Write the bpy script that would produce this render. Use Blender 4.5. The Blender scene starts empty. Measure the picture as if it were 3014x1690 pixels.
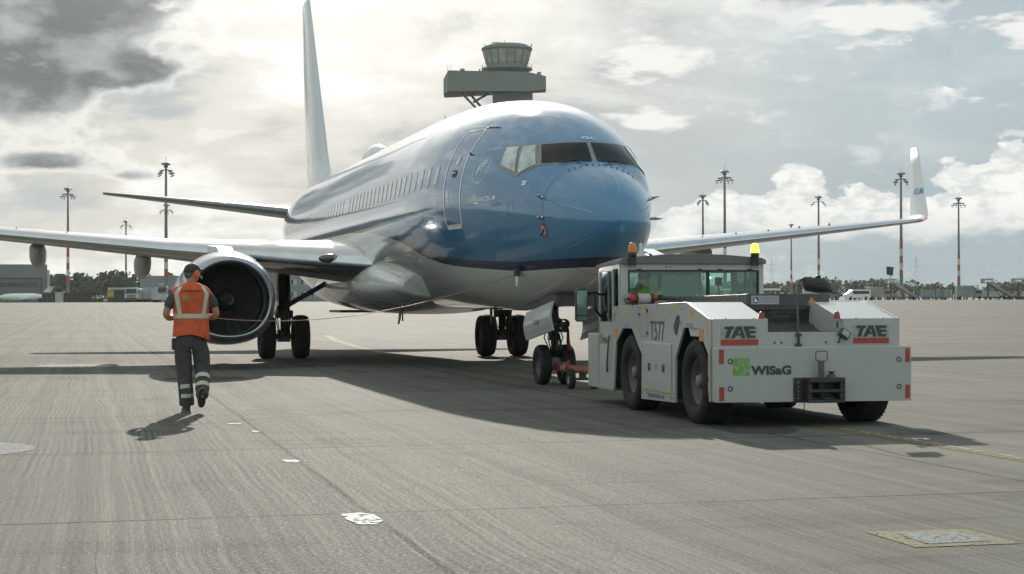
import bpy, bmesh, math, random
from math import sin, cos, pi, radians, sqrt, atan2
from mathutils import Vector, Matrix
from mathutils.geometry import tessellate_polygon
random.seed(7)
scene = bpy.context.scene
COL = scene.collection

# ---------------------------------------------------------------- camera, sun, exposure
YAW, PIT, ROLL = 0.24347, 0.0094234, -0.0030047
fw = Vector((cos(PIT)*sin(YAW), cos(PIT)*cos(YAW), sin(PIT)))
r0 = Vector((cos(YAW), -sin(YAW), 0)); u0 = r0.cross(fw)
RT = r0*cos(ROLL) + u0*sin(ROLL); UP = u0*cos(ROLL) - r0*sin(ROLL)
cam = bpy.data.cameras.new('camera'); co = bpy.data.objects.new('camera', cam); COL.objects.link(co)
m = Matrix((RT, UP, -fw)).transposed().to_4x4(); m.translation = Vector((-7.70907, -24.0790, 1.38652))
co.matrix_world = m
cam.sensor_width = 36.0; cam.lens = 36.0*5028.0/3014.0; cam.clip_end = 9000; cam.clip_start = 0.5
cam.dof.use_dof = False
scene.camera = co
SUN_AZ, SUN_EL = 9.4, 22.5          # degrees, azimuth from +Y towards +X
vs = scene.view_settings
vs.view_transform = 'Standard'; vs.look = 'None'; vs.gamma = 1.0; vs.exposure = 1.0; vs.use_curve_mapping = False
sl = bpy.data.lights.new('sun', 'SUN'); so = bpy.data.objects.new('sun', sl); COL.objects.link(so)
sl.energy = 2.6; sl.angle = radians(0.6); sl.color = (1.0, 0.93, 0.82)
sd = Vector((sin(radians(SUN_AZ))*cos(radians(SUN_EL)), cos(radians(SUN_AZ))*cos(radians(SUN_EL)), sin(radians(SUN_EL))))
so.rotation_euler = sd.to_track_quat('Z', 'Y').to_euler()

# ---------------------------------------------------------------- node expression helper
class Ex:
    nt = None
    def __init__(s, sock): s.s = sock
    @staticmethod
    def op(kind, *a, clamp=False):
        n = Ex.nt.nodes.new('ShaderNodeMath'); n.operation = kind; n.use_clamp = clamp
        for i, v in enumerate(a):
            if isinstance(v, Ex): Ex.nt.links.new(v.s, n.inputs[i])
            else: n.inputs[i].default_value = float(v)
        return Ex(n.outputs[0])
    def __add__(s, o): return Ex.op('ADD', s, o)
    __radd__ = __add__
    def __sub__(s, o): return Ex.op('SUBTRACT', s, o)
    def __rsub__(s, o): return Ex.op('SUBTRACT', o, s)
    def __mul__(s, o): return Ex.op('MULTIPLY', s, o)
    __rmul__ = __mul__
    def __truediv__(s, o): return Ex.op('DIVIDE', s, o)
    def sat(s): return Ex.op('ADD', s, 0, clamp=True)
    def gt(s, o): return Ex.op('GREATER_THAN', s, o)
    def pw(s, p): return Ex.op('POWER', s, p)
    def exp(s): return Ex.op('EXPONENT', s)
def ss(x, a, b):                     # smooth step
    n = Ex.nt.nodes.new('ShaderNodeMapRange'); n.interpolation_type = 'SMOOTHSTEP'; n.clamp = True
    Ex.nt.links.new(x.s, n.inputs[0])
    n.inputs[1].default_value = a; n.inputs[2].default_value = b
    n.inputs[3].default_value = 0; n.inputs[4].default_value = 1
    return Ex(n.outputs[0])
def comb(x, y, z=0.0):
    n = Ex.nt.nodes.new('ShaderNodeCombineXYZ')
    for i, v in enumerate((x, y, z)):
        if isinstance(v, Ex): Ex.nt.links.new(v.s, n.inputs[i])
        else: n.inputs[i].default_value = float(v)
    return Ex(n.outputs[0])
def sep(v):
    n = Ex.nt.nodes.new('ShaderNodeSeparateXYZ'); Ex.nt.links.new(v.s, n.inputs[0])
    return Ex(n.outputs[0]), Ex(n.outputs[1]), Ex(n.outputs[2])
def noise(vec, scale, detail=4, rough=.55, dist=0.0):
    n = Ex.nt.nodes.new('ShaderNodeTexNoise'); Ex.nt.links.new(vec.s, n.inputs['Vector'])
    n.inputs['Scale'].default_value = scale; n.inputs['Detail'].default_value = detail
    n.inputs['Roughness'].default_value = rough; n.inputs['Distortion'].default_value = dist
    return Ex(n.outputs[0])
def voro(vec, scale, feat='F1'):
    n = Ex.nt.nodes.new('ShaderNodeTexVoronoi'); Ex.nt.links.new(vec.s, n.inputs['Vector'])
    n.inputs['Scale'].default_value = scale; n.feature = feat
    return Ex(n.outputs[0])
def mixc(f, a, b):
    n = Ex.nt.nodes.new('ShaderNodeMix'); n.data_type = 'RGBA'
    for i, v in ((0, f), (6, a), (7, b)):
        if isinstance(v, Ex): Ex.nt.links.new(v.s, n.inputs[i])
        elif i == 0: n.inputs[i].default_value = v
        else: n.inputs[i].default_value = (*v[:3], 1)
    return Ex(n.outputs[2])
def scalec(c, f):
    n = Ex.nt.nodes.new('ShaderNodeVectorMath'); n.operation = 'SCALE'
    if isinstance(c, Ex): Ex.nt.links.new(c.s, n.inputs[0])
    else: n.inputs[0].default_value = c[:3]
    if isinstance(f, Ex): Ex.nt.links.new(f.s, n.inputs[3])
    else: n.inputs[3].default_value = f
    return Ex(n.outputs[0])

# ---------------------------------------------------------------- world: Nishita sky with clouds
w = bpy.data.worlds.new('World'); scene.world = w; w.use_nodes = True
nt = w.node_tree; nt.nodes.clear(); Ex.nt = nt
sky = nt.nodes.new('ShaderNodeTexSky'); sky.sky_type = 'NISHITA'; sky.sun_disc = False
sky.sun_elevation = radians(SUN_EL); sky.sun_rotation = radians(SUN_AZ)
sky.air_density = 1.2; sky.dust_density = 3.0; sky.ozone_density = 1.0
tc = nt.nodes.new('ShaderNodeTexCoord'); D = Ex(tc.outputs['Generated'])
dx, dy, dz = sep(D)
el = Ex.op('ARCSINE', dz)*57.2958
az = Ex.op('ARCTAN2', dx, dy)*57.2958 - 13.95
def gau(a0, e0, sa, se):
    a = (az-a0)/sa; e = (el-e0)/se
    return ((a*a+e*e)*-1.0).exp()
dots = dx*sd.x + dy*sd.y + dz*sd.z
ang = Ex.op('ARCCOSINE', dots)*57.2958
glow = (ang*ang*(-1/(17.0**2))).exp()          # forward scattering through thin cloud round the sun
k = Ex.op('MAXIMUM', dz, 0.0) + 0.10
P = comb(dx/k, dy/k, 0.0)
PA = comb(az, el*1.9, 0.0)
PB = comb(az+40, el*2.6, 5.0)
n1 = noise(P, 1.3, 8, .60, .3)
n2 = noise(PA, .17, 9, .62, .25)
n3 = noise(PA, .40, 8, .58, .2)
n4 = noise(PB, .11, 9, .62, .35)
cumn = noise(PA, .50, 9, .52, .15)
base = scalec(Ex(sky.outputs[0]), .05)
right = ss(az, -3, 13)
c0 = mixc(.90, base, mixc(right, (.55, .59, .59), (.385, .50, .575)))
c0 = mixc((right*ss(el, 6.5, 1.0)*.9).sat(), c0, (.285, .365, .395))      # blue-grey bank low on the right
c0 = mixc(((1-right)*ss(el, 5.5, 0.0)*.55).sat(), c0, (.66, .655, .585))  # cream haze low on the left
# thin layered cloud: light and grey streaks
st = n1*.30+n4*.40+n2*.30
c1 = mixc((ss(st, .49, .60)*(.85-right*.70)).sat(), c0, (.95, .95, .91))
c1 = mixc((ss(st, .49, .40)*(.80-right*.50)).sat(), c1, (.43, .48, .505))
# white-out towards the sun
c1 = mixc((glow*1.45*(.52+(st-.5)*3.6)-.14).sat(), c1, (1.20, 1.195, 1.15))
# cumulus tops, lower right, rising in humps above a flat grey base
def hmp(a0, top, wa, k=1.0): return gau(a0, 2.3, wa, (top-2.3)*1.15)*k
hump = hmp(6.6, 3.7, 1.1) + hmp(9.8, 4.6, 1.15) + hmp(8.3, 3.6, .9, .7) + hmp(11.6, 3.9, 1.0, .9) + hmp(14.2, 4.2, 1.2) + hmp(16.4, 5.1, 1.3, 1.1) + hmp(5.2, 3.2, .7, .8) + hmp(13.0, 3.1, .8, .5)
hm2 = hump + (cumn-.5)*1.5 + (n3-.5)*.9
cmask = ss(hm2, .42, .50)*ss(el + (n3-.5)*2.4, 1.9, 2.5)
body = ss(hm2*.50 + (noise(PA, 1.3, 8, .62, .2)-.5)*2.2, .05, .60)
lit = mixc(body, (.66, .70, .69), (.96, .95, .90))
lit = mixc(ss(el, 3.4, 2.0)*.55, lit, (.50, .56, .57))
c2 = mixc((cmask*.95).sat(), c1, lit)
wn_ = noise(comb(az, el*3.4, 2.0), .34, 8, .62)
wis = (gau(4.5, 8.1, 3.6, .75)+gau(4.6, 6.1, 1.9, .45)+gau(11.5, 9.2, 3.6, .7)*1.1+gau(16.5, 8.6, 1.8, .6)*.8)
c2 = mixc((ss(wis*.55+(wn_-.5)*2.0, .30, .58)*.9).sat(), c2, (.93, .925, .88))
# heavy dark clouds: upper left, small ones lower left, two at the top right
dm = gau(-14.6, 9.8, 3.9, 1.6)*1.2 + gau(-16.6, 8.2, 2.2, 1.2)*.5 + gau(-16.2, 6.8, 2.3, .75)*1.2 + gau(-12.6, 7.6, 1.9, .65)*1.0 + gau(-15.3, 4.6, 1.7, .40)*.9 + gau(-17, 3.8, 1.2, .3)*.6 + gau(-12.7, 4.2, 1.0, .25)*.55 + gau(9.6, 10.5, 2.0, .55)*1.0 + gau(13.9, 10.1, 1.8, .55)*1.0 + gau(-9.5, 5.6, 1.4, .3)*.5
dn = (n2-.5)*1.6 + (n3-.5)*1.5
dmask = ss(dm*.86 + dn*.85, .28, .64)
dcol = mixc(ss((n3-.5)*2.2+(n2-.5)*1.6 - dm*.25+.50, .05, .75), (.150, .172, .176), (.44, .47, .47))
c3 = mixc((dmask*.95*(1-ss(az, 4, 8)*.25)).sat(), c2, dcol)
rim = (ss(dm*.80 + dn, .12, .36)-dmask).sat()
c3 = mixc((rim*.55*(1-right*.3)).sat(), c3, (1.0, .99, .95))
# unseen cloud away from the sun, its brightness shaped for the ambient light
far = ss(ang, 46, 98)
c5 = mixc((far*.93).sat(), c3, mixc(ss(n1, .42, .60), (.60, .72, .70), (.73, .82, .80)))
gl2 = (ang*ang*(-1/(7.5**2))).exp()
nadd = nt.nodes.new('ShaderNodeVectorMath'); nadd.operation = 'ADD'
nt.links.new(c5.s, nadd.inputs[0]); nt.links.new(scalec((1.0, .97, .90), gl2*3.2).s, nadd.inputs[1])
bg = nt.nodes.new('ShaderNodeBackground'); out = nt.nodes.new('ShaderNodeOutputWorld')
nt.links.new(nadd.outputs[0], bg.inputs[0]); bg.inputs[1].default_value = 0.5
nt.links.new(bg.outputs[0], out.inputs[0])

# ---------------------------------------------------------------- materials
MATS = {}
def newmat(name):
    m = bpy.data.materials.new(name); m.use_nodes = True; nt = m.node_tree
    b = nt.nodes['Principled BSDF']; Ex.nt = nt
    return m, nt, b
def ocoord(kind='Object'):
    n = Ex.nt.nodes.new('ShaderNodeTexCoord'); return Ex(n.outputs[kind])
def mat(name, col, rough=.5, metal=0.0, var=.10, scale=4.0, bump=0.0, coat=0.0, rvar=.1, bscale=None, spec=None, emit=None, estr=0):
    if name in MATS: return MATS[name]
    m, nt, b = newmat(name)
    c = ocoord(); n = noise(c, scale, 6, .6)
    lo = tuple(x*(1-var) for x in col); hi = tuple(min(1, x*(1+var)) for x in col)
    nt.links.new(mixc(ss(n, .3, .7), lo, hi).s, b.inputs['Base Color'])
    nt.links.new((noise(c, scale*2.3, 4, .6)*rvar*2 + (rough-rvar)).sat().s, b.inputs['Roughness'])
    b.inputs['Metallic'].default_value = metal
    b.inputs['Coat Weight'].default_value = coat; b.inputs['Coat Roughness'].default_value = .04
    if spec is not None: b.inputs['Specular IOR Level'].default_value = spec
    if emit: b.inputs['Emission Color'].default_value = (*emit, 1); b.inputs['Emission Strength'].default_value = estr
    if bump:
        bn = nt.nodes.new('ShaderNodeBump'); bn.inputs['Strength'].default_value = bump; bn.inputs['Distance'].default_value = .01
        nt.links.new(noise(c, bscale or scale*6, 5, .6).s, bn.inputs['Height']); nt.links.new(bn.outputs[0], b.inputs['Normal'])
    MATS[name] = m
    return m
def glassmat(name, tint, gloss=.25, rough=.02):
    if name in MATS: return MATS[name]
    m = bpy.data.materials.new(name); m.use_nodes = True; nt = m.node_tree; nt.nodes.clear(); Ex.nt = nt
    o = nt.nodes.new('ShaderNodeOutputMaterial'); t = nt.nodes.new('ShaderNodeBsdfTransparent'); g = nt.nodes.new('ShaderNodeBsdfGlossy')
    t.inputs[0].default_value = (*tint, 1); g.inputs['Roughness'].default_value = rough
    fr = nt.nodes.new('ShaderNodeFresnel'); fr.inputs[0].default_value = 1.5
    mx = nt.nodes.new('ShaderNodeMixShader')
    nt.links.new((Ex(fr.outputs[0])*(1-gloss)+gloss*.35).sat().s, mx.inputs[0])
    nt.links.new(t.outputs[0], mx.inputs[1]); nt.links.new(g.outputs[0], mx.inputs[2]); nt.links.new(mx.outputs[0], o.inputs[0])
    MATS[name] = m
    return m
def grimy(name, col, rough, cw=.6, cr=.12):
    m, nt, b = newmat(name); c = ocoord(); x, y, z = sep(c)
    broad = noise(c, 1.6, 6, .65); sp = noise(c, 9, 7, .7); run = noise(comb(x*9, y*9, z*1.2), 1.0, 5, .6); spk = noise(c, 55, 3, .6)
    k = 1.0+(broad-.5)*.16+(run-.5)*.10
    d = (ss(sp, .60, .72)*.30+ss(run, .60, .74)*.20+ss(spk, .70, .78)*.35).sat()
    nt.links.new(mixc(d, scalec(col, k), (.20, .19, .165)).s, b.inputs['Base Color'])
    nt.links.new((broad*.2+(rough-.1)+d*.3).s, b.inputs['Roughness']); b.inputs['Coat Weight'].default_value = cw; b.inputs['Coat Roughness'].default_value = cr
    bn = nt.nodes.new('ShaderNodeBump'); bn.inputs['Strength'].default_value = .15; bn.inputs['Distance'].default_value = .01
    nt.links.new(broad.s, bn.inputs['Height']); nt.links.new(bn.outputs[0], b.inputs['Normal'])
    MATS[name] = m
    return m
M_TYRE = mat('rubber', (.028, .030, .028), .78, var=.25, scale=14, bump=.3, spec=.3)
M_RIM = mat('rim_paint', (.065, .07, .067), .45, var=.25, scale=9)
M_STEEL = mat('gear_steel', (.22, .23, .23), .45, metal=.3, var=.25, scale=12)
M_DARK = mat('dark_metal', (.055, .059, .057), .5, var=.25, scale=10)
M_BLACK = mat('black_plastic', (.022, .023, .023), .42, var=.2, scale=10)
M_CHROME = mat('polished_metal', (.62, .63, .65), .17, metal=1.0, var=.05, scale=2, rvar=.04)
M_LIP = mat('inlet_lip_metal', (.42, .43, .46), .30, metal=1.0, var=.06, scale=2, rvar=.06)
M_WING = mat('wing_grey', (.50, .51, .51), .28, var=.05, scale=.8, coat=.3, rvar=.05)
M_WINGLO = mat('wing_underside', (.46, .46, .44), .42, var=.07, scale=.8)
M_AWHITE = mat('aircraft_white', (.74, .75, .75), .22, var=.04, scale=.7, coat=.5, rvar=.05)
M_BELLY = mat('belly_grey', (.62, .63, .61), .28, var=.06, scale=.7, coat=.4, rvar=.05)
M_NACELLE = mat('nacelle_paint', (.30, .33, .38), .22, var=.05, scale=1, coat=.5, rvar=.05)
M_FAN = mat('fan_blade', (.06, .064, .058), .8, spec=.1, var=.2, scale=8)
M_WSEAL = mat('window_frame_grey', (.24, .25, .245), .45, var=.12, scale=8)
M_COCKPIT = mat('cockpit_glass', (.012, .014, .013), .06, var=.3, scale=3, rvar=.03, spec=.35)
M_SIDEGL = mat('side_glass', (.46, .52, .50), .08, var=.35, scale=3.5, rvar=.03, coat=1.0)  # sky reflected in the side panes is put into the light base colour
M_LINEW = mat('white_line', (.78, .80, .80), .3, var=.08, scale=6, coat=.9)
M_LETTERW = mat('white_lettering', (.80, .82, .83), .4, var=.04, scale=6)
M_LETTERF = mat('faint_lettering', (.70, .78, .84), .3, var=.04, scale=6, coat=.9)
M_BLUEL = mat('blue_lettering', (.16, .36, .58), .4, var=.04, scale=6)
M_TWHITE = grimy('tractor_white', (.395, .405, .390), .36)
M_TSLOPE = grimy('tractor_white_glare', (.50, .51, .49), .34, 1.0, .22)  # same white paint, lighter and glossier to carry the glare on the slopes
M_TROOF = mat('tractor_roof_grey', (.13, .14, .14), .5, var=.1, scale=3)
M_TBOX = mat('battery_cover_grey', (.075, .083, .083), .45, var=.15, scale=5)
M_RED = mat('red_paint', (.36, .05, .035), .45, var=.12, scale=7)
M_REDM = mat('red_lens', (.30, .03, .03), .25, var=.1, scale=7)
M_ORANGE = mat('tow_bar_orange', (.45, .13, .08), .5, var=.25, scale=7)
M_YSTICK = mat('yellow_sticker', (.62, .36, .09), .5, var=.15, scale=9)
M_OSTICK = mat('orange_sticker', (.50, .26, .12), .5, var=.2, scale=16)
M_BSTICK = mat('blue_sticker', (.22, .28, .44), .5, var=.3, scale=30)
M_BLUESG = mat('blue_sign', (.05, .08, .30), .5, var=.1, scale=9)
M_GREEN = mat('green_logo', (.13, .36, .07), .5, var=.08, scale=6)
M_TXT = mat('dark_lettering', (.045, .05, .05), .5, var=.1, scale=6)
M_TXT2 = mat('worn_lettering', (.095, .10, .095), .6, var=.3, scale=30)
M_TREAD = None
M_CABGL = glassmat('tractor_glass', (.82, .955, .895), .08)
M_SHADEGL = glassmat('tractor_side_glass', (.72, .82, .78), .25)
M_MIRROR = mat('mirror_glass', (.16, .24, .20), .12, metal=1.0, var=.2, scale=3, rvar=.03)
M_AMBER = mat('amber_lens', (.55, .20, .05), .2, var=.1, scale=9)
M_AMBERLIT = mat('amber_lens_lit', (.9, .55, .05), .3, emit=(1.0, .72, .05), estr=1.6)
M_ORVEST = mat('orange_cloth', (.60, .105, .035), .8, var=.12, scale=9, bump=.25, bscale=10)
M_REFL = mat('reflective_tape', (.50, .50, .40), .5, var=.10, scale=14)
M_SHIRT = mat('grey_shirt', (.055, .062, .066), .85, var=.15, scale=9, bump=.3, bscale=14)
M_TROUS = mat('grey_trousers', (.060, .062, .062), .85, var=.18, scale=8, bump=.5, bscale=11)
M_SKIN = mat('skin', (.42, .20, .13), .55, var=.08, scale=12)
M_HAIR = mat('grey_hair', (.11, .10, .09), .8, var=.3, scale=40, bump=.5)
M_CAP = mat('dark_cap', (.035, .04, .038), .8, var=.2, scale=20)
M_MUFF = mat('orange_earmuff', (.68, .12, .03), .45, var=.1, scale=10)
M_SHOE = mat('black_shoe', (.025, .026, .026), .6, var=.2, scale=14)
M_HIVIS = mat('yellow_green_cloth', (.36, .60, .06), .8, var=.12, scale=9)
M_WOOD = None

# ---------------------------------------------------------------- mesh building
class MB:
    def __init__(s): s.v = []; s.f = []; s.m = []; s.sm = []
    def add(s, vs_, fs, mi=0, smooth=False, M=None):
        o = len(s.v)
        for p in vs_:
            p = Vector(p)
            if M is not None: p = M @ p
            s.v.append(tuple(p))
        for f in fs: s.f.append(tuple(i+o for i in f)); s.m.append(mi); s.sm.append(smooth)
        return s
    def box(s, x0, y0, z0, x1, y1, z1, mi=0, M=None):
        v = [(x0,y0,z0),(x1,y0,z0),(x1,y1,z0),(x0,y1,z0),(x0,y0,z1),(x1,y0,z1),(x1,y1,z1),(x0,y1,z1)]
        return s.add(v, [(0,3,2,1),(4,5,6,7),(0,1,5,4),(1,2,6,5),(2,3,7,6),(3,0,4,7)], mi, False, M)
    def tube(s, pts, r, n=10, mi=0, cap=True, M=None, smooth=True):
        pts = [Vector(p) for p in pts]
        if not hasattr(r, '__len__'): r = [r]*len(pts)
        vs_, fs = [], []
        t = (pts[1]-pts[0]).normalized()
        a = Vector((0,0,1)) if abs(t.z) < .9 else Vector((1,0,0))
        u = t.cross(a).normalized()
        for i, p in enumerate(pts):
            if i == 0: t = (pts[1]-pts[0])
            elif i == len(pts)-1: t = (pts[-1]-pts[-2])
            else: t = (pts[i+1]-pts[i]).normalized()+(pts[i]-pts[i-1]).normalized()
            t.normalize(); u = (u - t*u.dot(t)).normalized(); w_ = t.cross(u)
            for k in range(n):
                a = 2*pi*k/n; vs_.append(p + (u*cos(a)+w_*sin(a))*r[i])
        for i in range(len(pts)-1):
            for k in range(n):
                fs.append((i*n+k, i*n+(k+1)%n, (i+1)*n+(k+1)%n, (i+1)*n+k))
        s.add(vs_, fs, mi, smooth, M)
        if cap:
            s.add(vs_[:n], [tuple(range(n))[::-1]], mi, False, M); s.add(vs_[-n:], [tuple(range(n))], mi, False, M)
        return s
    def lathe(s, prof, n=32, axis='z', c=(0,0,0), mi=0, M=None, close=False, sx=1.0, smooth=True):
        """prof: (h, r) along axis; axis 'y' or 'x' or 'z'"""
        vs_, fs = [], []
        for h, r in prof:
            for k in range(n):
                a = 2*pi*k/n; p, q = r*cos(a), r*sin(a)
                vs_.append({'z': (c[0]+p, c[1]+q, c[2]+h), 'y': (c[0]+p*sx, c[1]+h, c[2]+q), 'x': (c[0]+h, c[1]+p, c[2]+q)}[axis])
        L = len(prof)
        for i in range(L-1 if not close else L):
            j = (i+1) % L
            for k in range(n): fs.append((i*n+k, i*n+(k+1)%n, j*n+(k+1)%n, j*n+k))
        return s.add(vs_, fs, mi, smooth, M)
    def prism(s, poly, d0, d1, plane='yz', mi=0, M=None):
        """poly 2-D outline extruded between d0 and d1 along the remaining axis"""
        def P3(a, b, d): return {'yz': (d, a, b), 'xz': (a, d, b), 'xy': (a, b, d)}[plane]
        n = len(poly); vs_ = [P3(a, b, d0) for a, b in poly]+[P3(a, b, d1) for a, b in poly]
        tri = tessellate_polygon([[Vector((a, b, 0)) for a, b in poly]])
        fs = [tuple(t) for t in tri]+[tuple(i+n for i in t[::-1]) for t in tri]
        fs += [(i, (i+1)%n, (i+1)%n+n, i+n) for i in range(n)]
        return s.add(vs_, fs, mi, False, M)
    def ellip(s, c, r, n=14, mi=0, M=None):
        vs_, fs = [], []
        m_ = n//2
        for i in range(m_+1):
            t = pi*i/m_
            for k in range(n):
                a = 2*pi*k/n; vs_.append((c[0]+r[0]*sin(t)*cos(a), c[1]+r[1]*sin(t)*sin(a), c[2]+r[2]*cos(t)))
        for i in range(m_):
            for k in range(n): fs.append((i*n+k, i*n+(k+1)%n, (i+1)*n+(k+1)%n, (i+1)*n+k))
        return s.add(vs_, fs, mi, True, M)
    def loft(s, rings, mi=0, closed=True, cap=False, smooth=True, M=None):
        n = len(rings[0]); vs_ = [p for r in rings for p in r]; fs = []
        for i in range(len(rings)-1):
            for k in range(n if closed else n-1): fs.append((i*n+k, i*n+(k+1)%n, (i+1)*n+(k+1)%n, (i+1)*n+k))
        s.add(vs_, fs, mi, smooth, M)
        if cap: s.add(rings[0], [tuple(range(n))[::-1]], mi, False, M); s.add(rings[-1], [tuple(range(n))], mi, False, M)
        return s
    def build(s, name, mats, parent=None, bevel=0, fixn=True):
        me = bpy.data.meshes.new(name); me.from_pydata(s.v, [], s.f)
        if not isinstance(mats, (list, tuple)): mats = [mats]
        for m_ in mats: me.materials.append(m_)
        me.polygons.foreach_set('material_index', s.m); me.polygons.foreach_set('use_smooth', s.sm)
        if fixn:
            bm = bmesh.new(); bm.from_mesh(me); bmesh.ops.remove_doubles(bm, verts=bm.verts, dist=1e-5)
            bmesh.ops.recalc_face_normals(bm, faces=bm.faces); bm.to_mesh(me); bm.free()
        me.update()
        o = bpy.data.objects.new(name, me); COL.objects.link(o)
        if parent is not None: o.parent = parent
        if bevel:
            b = o.modifiers.new('bevel', 'BEVEL'); b.width = bevel; b.segments = 2; b.limit_method = 'ANGLE'; b.angle_limit = radians(50)
        return o
def tag(o, label=None, cat=None, group=None, kind=None):
    if label: o['label'] = label
    if cat: o['category'] = cat
    if group: o['group'] = group
    if kind: o['kind'] = kind
    return o
def thing(name, label, cat, loc=(0,0,0), rz=0, group=None):
    o = bpy.data.objects.new(name, None); COL.objects.link(o); o.location = loc; o.rotation_euler = (0, 0, rz)
    o.empty_display_size = .2
    return tag(o, label, cat, group)
def copy_tree(o, parent=None):
    c = o.copy(); COL.objects.link(c)
    if parent is not None: c.parent = parent
    for ch in list(o.children): copy_tree(ch, c)
    return c
def textpolys(txt, size=1.0, bold=0.0, sx=1.0, align='LEFT', shear=0.0, spacing=1.0):
    """flat text mesh data: vertices (x, y) and faces; size is about the capital height"""
    cu = bpy.data.curves.new('txt', 'FONT'); cu.body = txt; cu.size = size/.70; cu.offset = bold; cu.align_x = align
    cu.shear = shear; cu.space_character = spacing; cu.resolution_u = 4; cu.fill_mode = 'FRONT'
    ob = bpy.data.objects.new('txt', cu); COL.objects.link(ob)
    dg = bpy.context.evaluated_depsgraph_get(); me = bpy.data.meshes.new_from_object(ob.evaluated_get(dg))
    vs_ = [(v.co.x*sx, v.co.y) for v in me.vertices]; fs = [tuple(p.vertices) for p in me.polygons]
    bpy.data.objects.remove(ob); bpy.data.curves.remove(cu); bpy.data.meshes.remove(me)
    return vs_, fs
def text_on(txt, mapf, mt, parent, name='lettering', **kw):
    vs_, fs = textpolys(txt, **kw); mb = MB(); mb.add([mapf(x, y) for x, y in vs_], fs)
    return mb.build(name, mt, parent, fixn=False)
# ================================================================ AIRLINER
# stations: Y, half width, z of max width, top z, bottom z, exponent top, exponent bottom
ST=[
(0.20,0.01,2.62,2.63,2.61,2.0,2.0),
(0.24,0.16,2.62,2.76,2.49,2.0,2.0),
(0.34,0.31,2.63,2.92,2.35,2.0,2.0),
(0.52,0.47,2.65,3.09,2.20,2.0,2.0),
(0.80,0.645,2.69,3.26,2.03,2.0,2.0),
(1.15,0.80,2.74,3.42,1.87,2.0,2.0),
(1.50,0.93,2.80,3.57,1.75,2.0,2.0),
(1.90,1.07,2.87,3.91,1.64,2.0,2.0),
(2.30,1.18,2.93,4.15,1.55,2.0,2.0),
(2.80,1.315,3.00,4.39,1.46,2.0,2.0),
(3.40,1.46,3.08,4.61,1.38,2.0,2.0),
(4.10,1.60,3.15,4.80,1.31,2.0,2.0),
(4.90,1.72,3.22,4.94,1.27,2.0,2.0),
(5.80,1.81,3.28,5.05,1.25,2.0,2.0),
(6.80,1.86,3.31,5.135,1.25,2.0,2.0),
(8.0,1.88,3.33,5.20,1.26,2.0,2.0),
(10.5,1.88,3.33,5.26,1.30,2.0,2.0),
(25.5,1.88,3.33,5.30,1.30,2.0,2.0),
(28.0,1.84,3.42,5.30,1.52,2.0,2.0),
(30.5,1.68,3.60,5.29,1.98,2.0,2.0),
(33.0,1.36,3.85,5.24,2.60,2.0,2.0),
(35.5,0.92,4.12,5.10,3.27,2.0,2.0),
(37.3,0.55,4.32,4.92,3.78,2.0,2.0),
(38.1,0.30,4.42,4.74,4.10,2.0,2.0),
(38.4,0.10,4.45,4.55,4.35,2.0,2.0),
]
def interp(y):
    A=ST
    if y<=A[0][0]: return A[0][1:]
    if y>=A[-1][0]: return A[-1][1:]
    i=max(k for k in range(len(A)) if A[k][0]<=y); i=min(i,len(A)-2)
    h=A[i+1][0]-A[i][0]; t=(y-A[i][0])/h; out=[]
    for c in range(1,7):
        def sl(k):
            if k<=0: return (A[1][c]-A[0][c])/(A[1][0]-A[0][0])
            if k>=len(A)-1: return 0.
            a=(A[k][c]-A[k-1][c])/(A[k][0]-A[k-1][0]); b=(A[k+1][c]-A[k][c])/(A[k+1][0]-A[k][0])
            return 0. if a*b<=0 else 2*a*b/(a+b)
        m0,m1=sl(i),sl(i+1); p0,p1=A[i][c],A[i+1][c]
        out.append((2*t**3-3*t*t+1)*p0+(t**3-2*t*t+t)*h*m0+(-2*t**3+3*t*t)*p1+(t**3-t*t)*h*m1)
    return out
def pt(y,a):
    """a: angle from top, toward +X; 0 top, 180 bottom"""
    w,zc,zt,zb,et,eb=interp(y); s,c=sin(a),cos(a)
    return (w*s,y,zc+((zt-zc)*c if c>=0 else (zc-zb)*c))


def pt_off(y, a, off):
    """point on the hull pushed out by off along the normal (a in radians)"""
    p = Vector(pt(y, a)); q = Vector(pt(y, a+.01)); r = Vector(pt(y+.02, a))
    n = (q-p).cross(r-p).normalized()
    w_, zc = interp(y)[0], interp(y)[1]
    if n.dot(p-Vector((0, y, zc))) < 0: n = -n
    return p+n*off
def ang_at(y, z, side):
    w_, zc, zt, zb, _, _ = interp(y); h = (zt-zc) if z >= zc else (zc-zb)
    c = max(-1, min(1, (z-zc)/h)); return side*math.acos(c)
def surf(y, z, side=-1, off=.004): return pt_off(y, ang_at(y, z, side), off)
def patch(poly, off, mb=None, mi=0, step=.12, amode=True):
    """poly: (Y, angle deg) corners -> subdivided patch on the hull"""
    bm = bmesh.new()
    P2 = [(y, radians(a)) if amode else (y, ang_at(y, a, -1)) for y, a in poly]
    vs_ = [bm.verts.new((y, a*1.6, 0)) for y, a in P2]; bm.faces.new(vs_)
    for it in range(4):
        es = [e for e in bm.edges if e.calc_length() > step]
        if not es: break
        bmesh.ops.subdivide_edges(bm, edges=es, cuts=1, use_grid_fill=True)
        bmesh.ops.triangulate(bm, faces=[f for f in bm.faces if len(f.verts) > 4])
    mb = mb or MB(); bm.verts.index_update()
    vv = [pt_off(v.co.x, v.co.y/1.6, off) for v in bm.verts]
    mb.add(vv, [tuple(v.index for v in f.verts) for f in bm.faces], mi, True); bm.free()
    return mb
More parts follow.
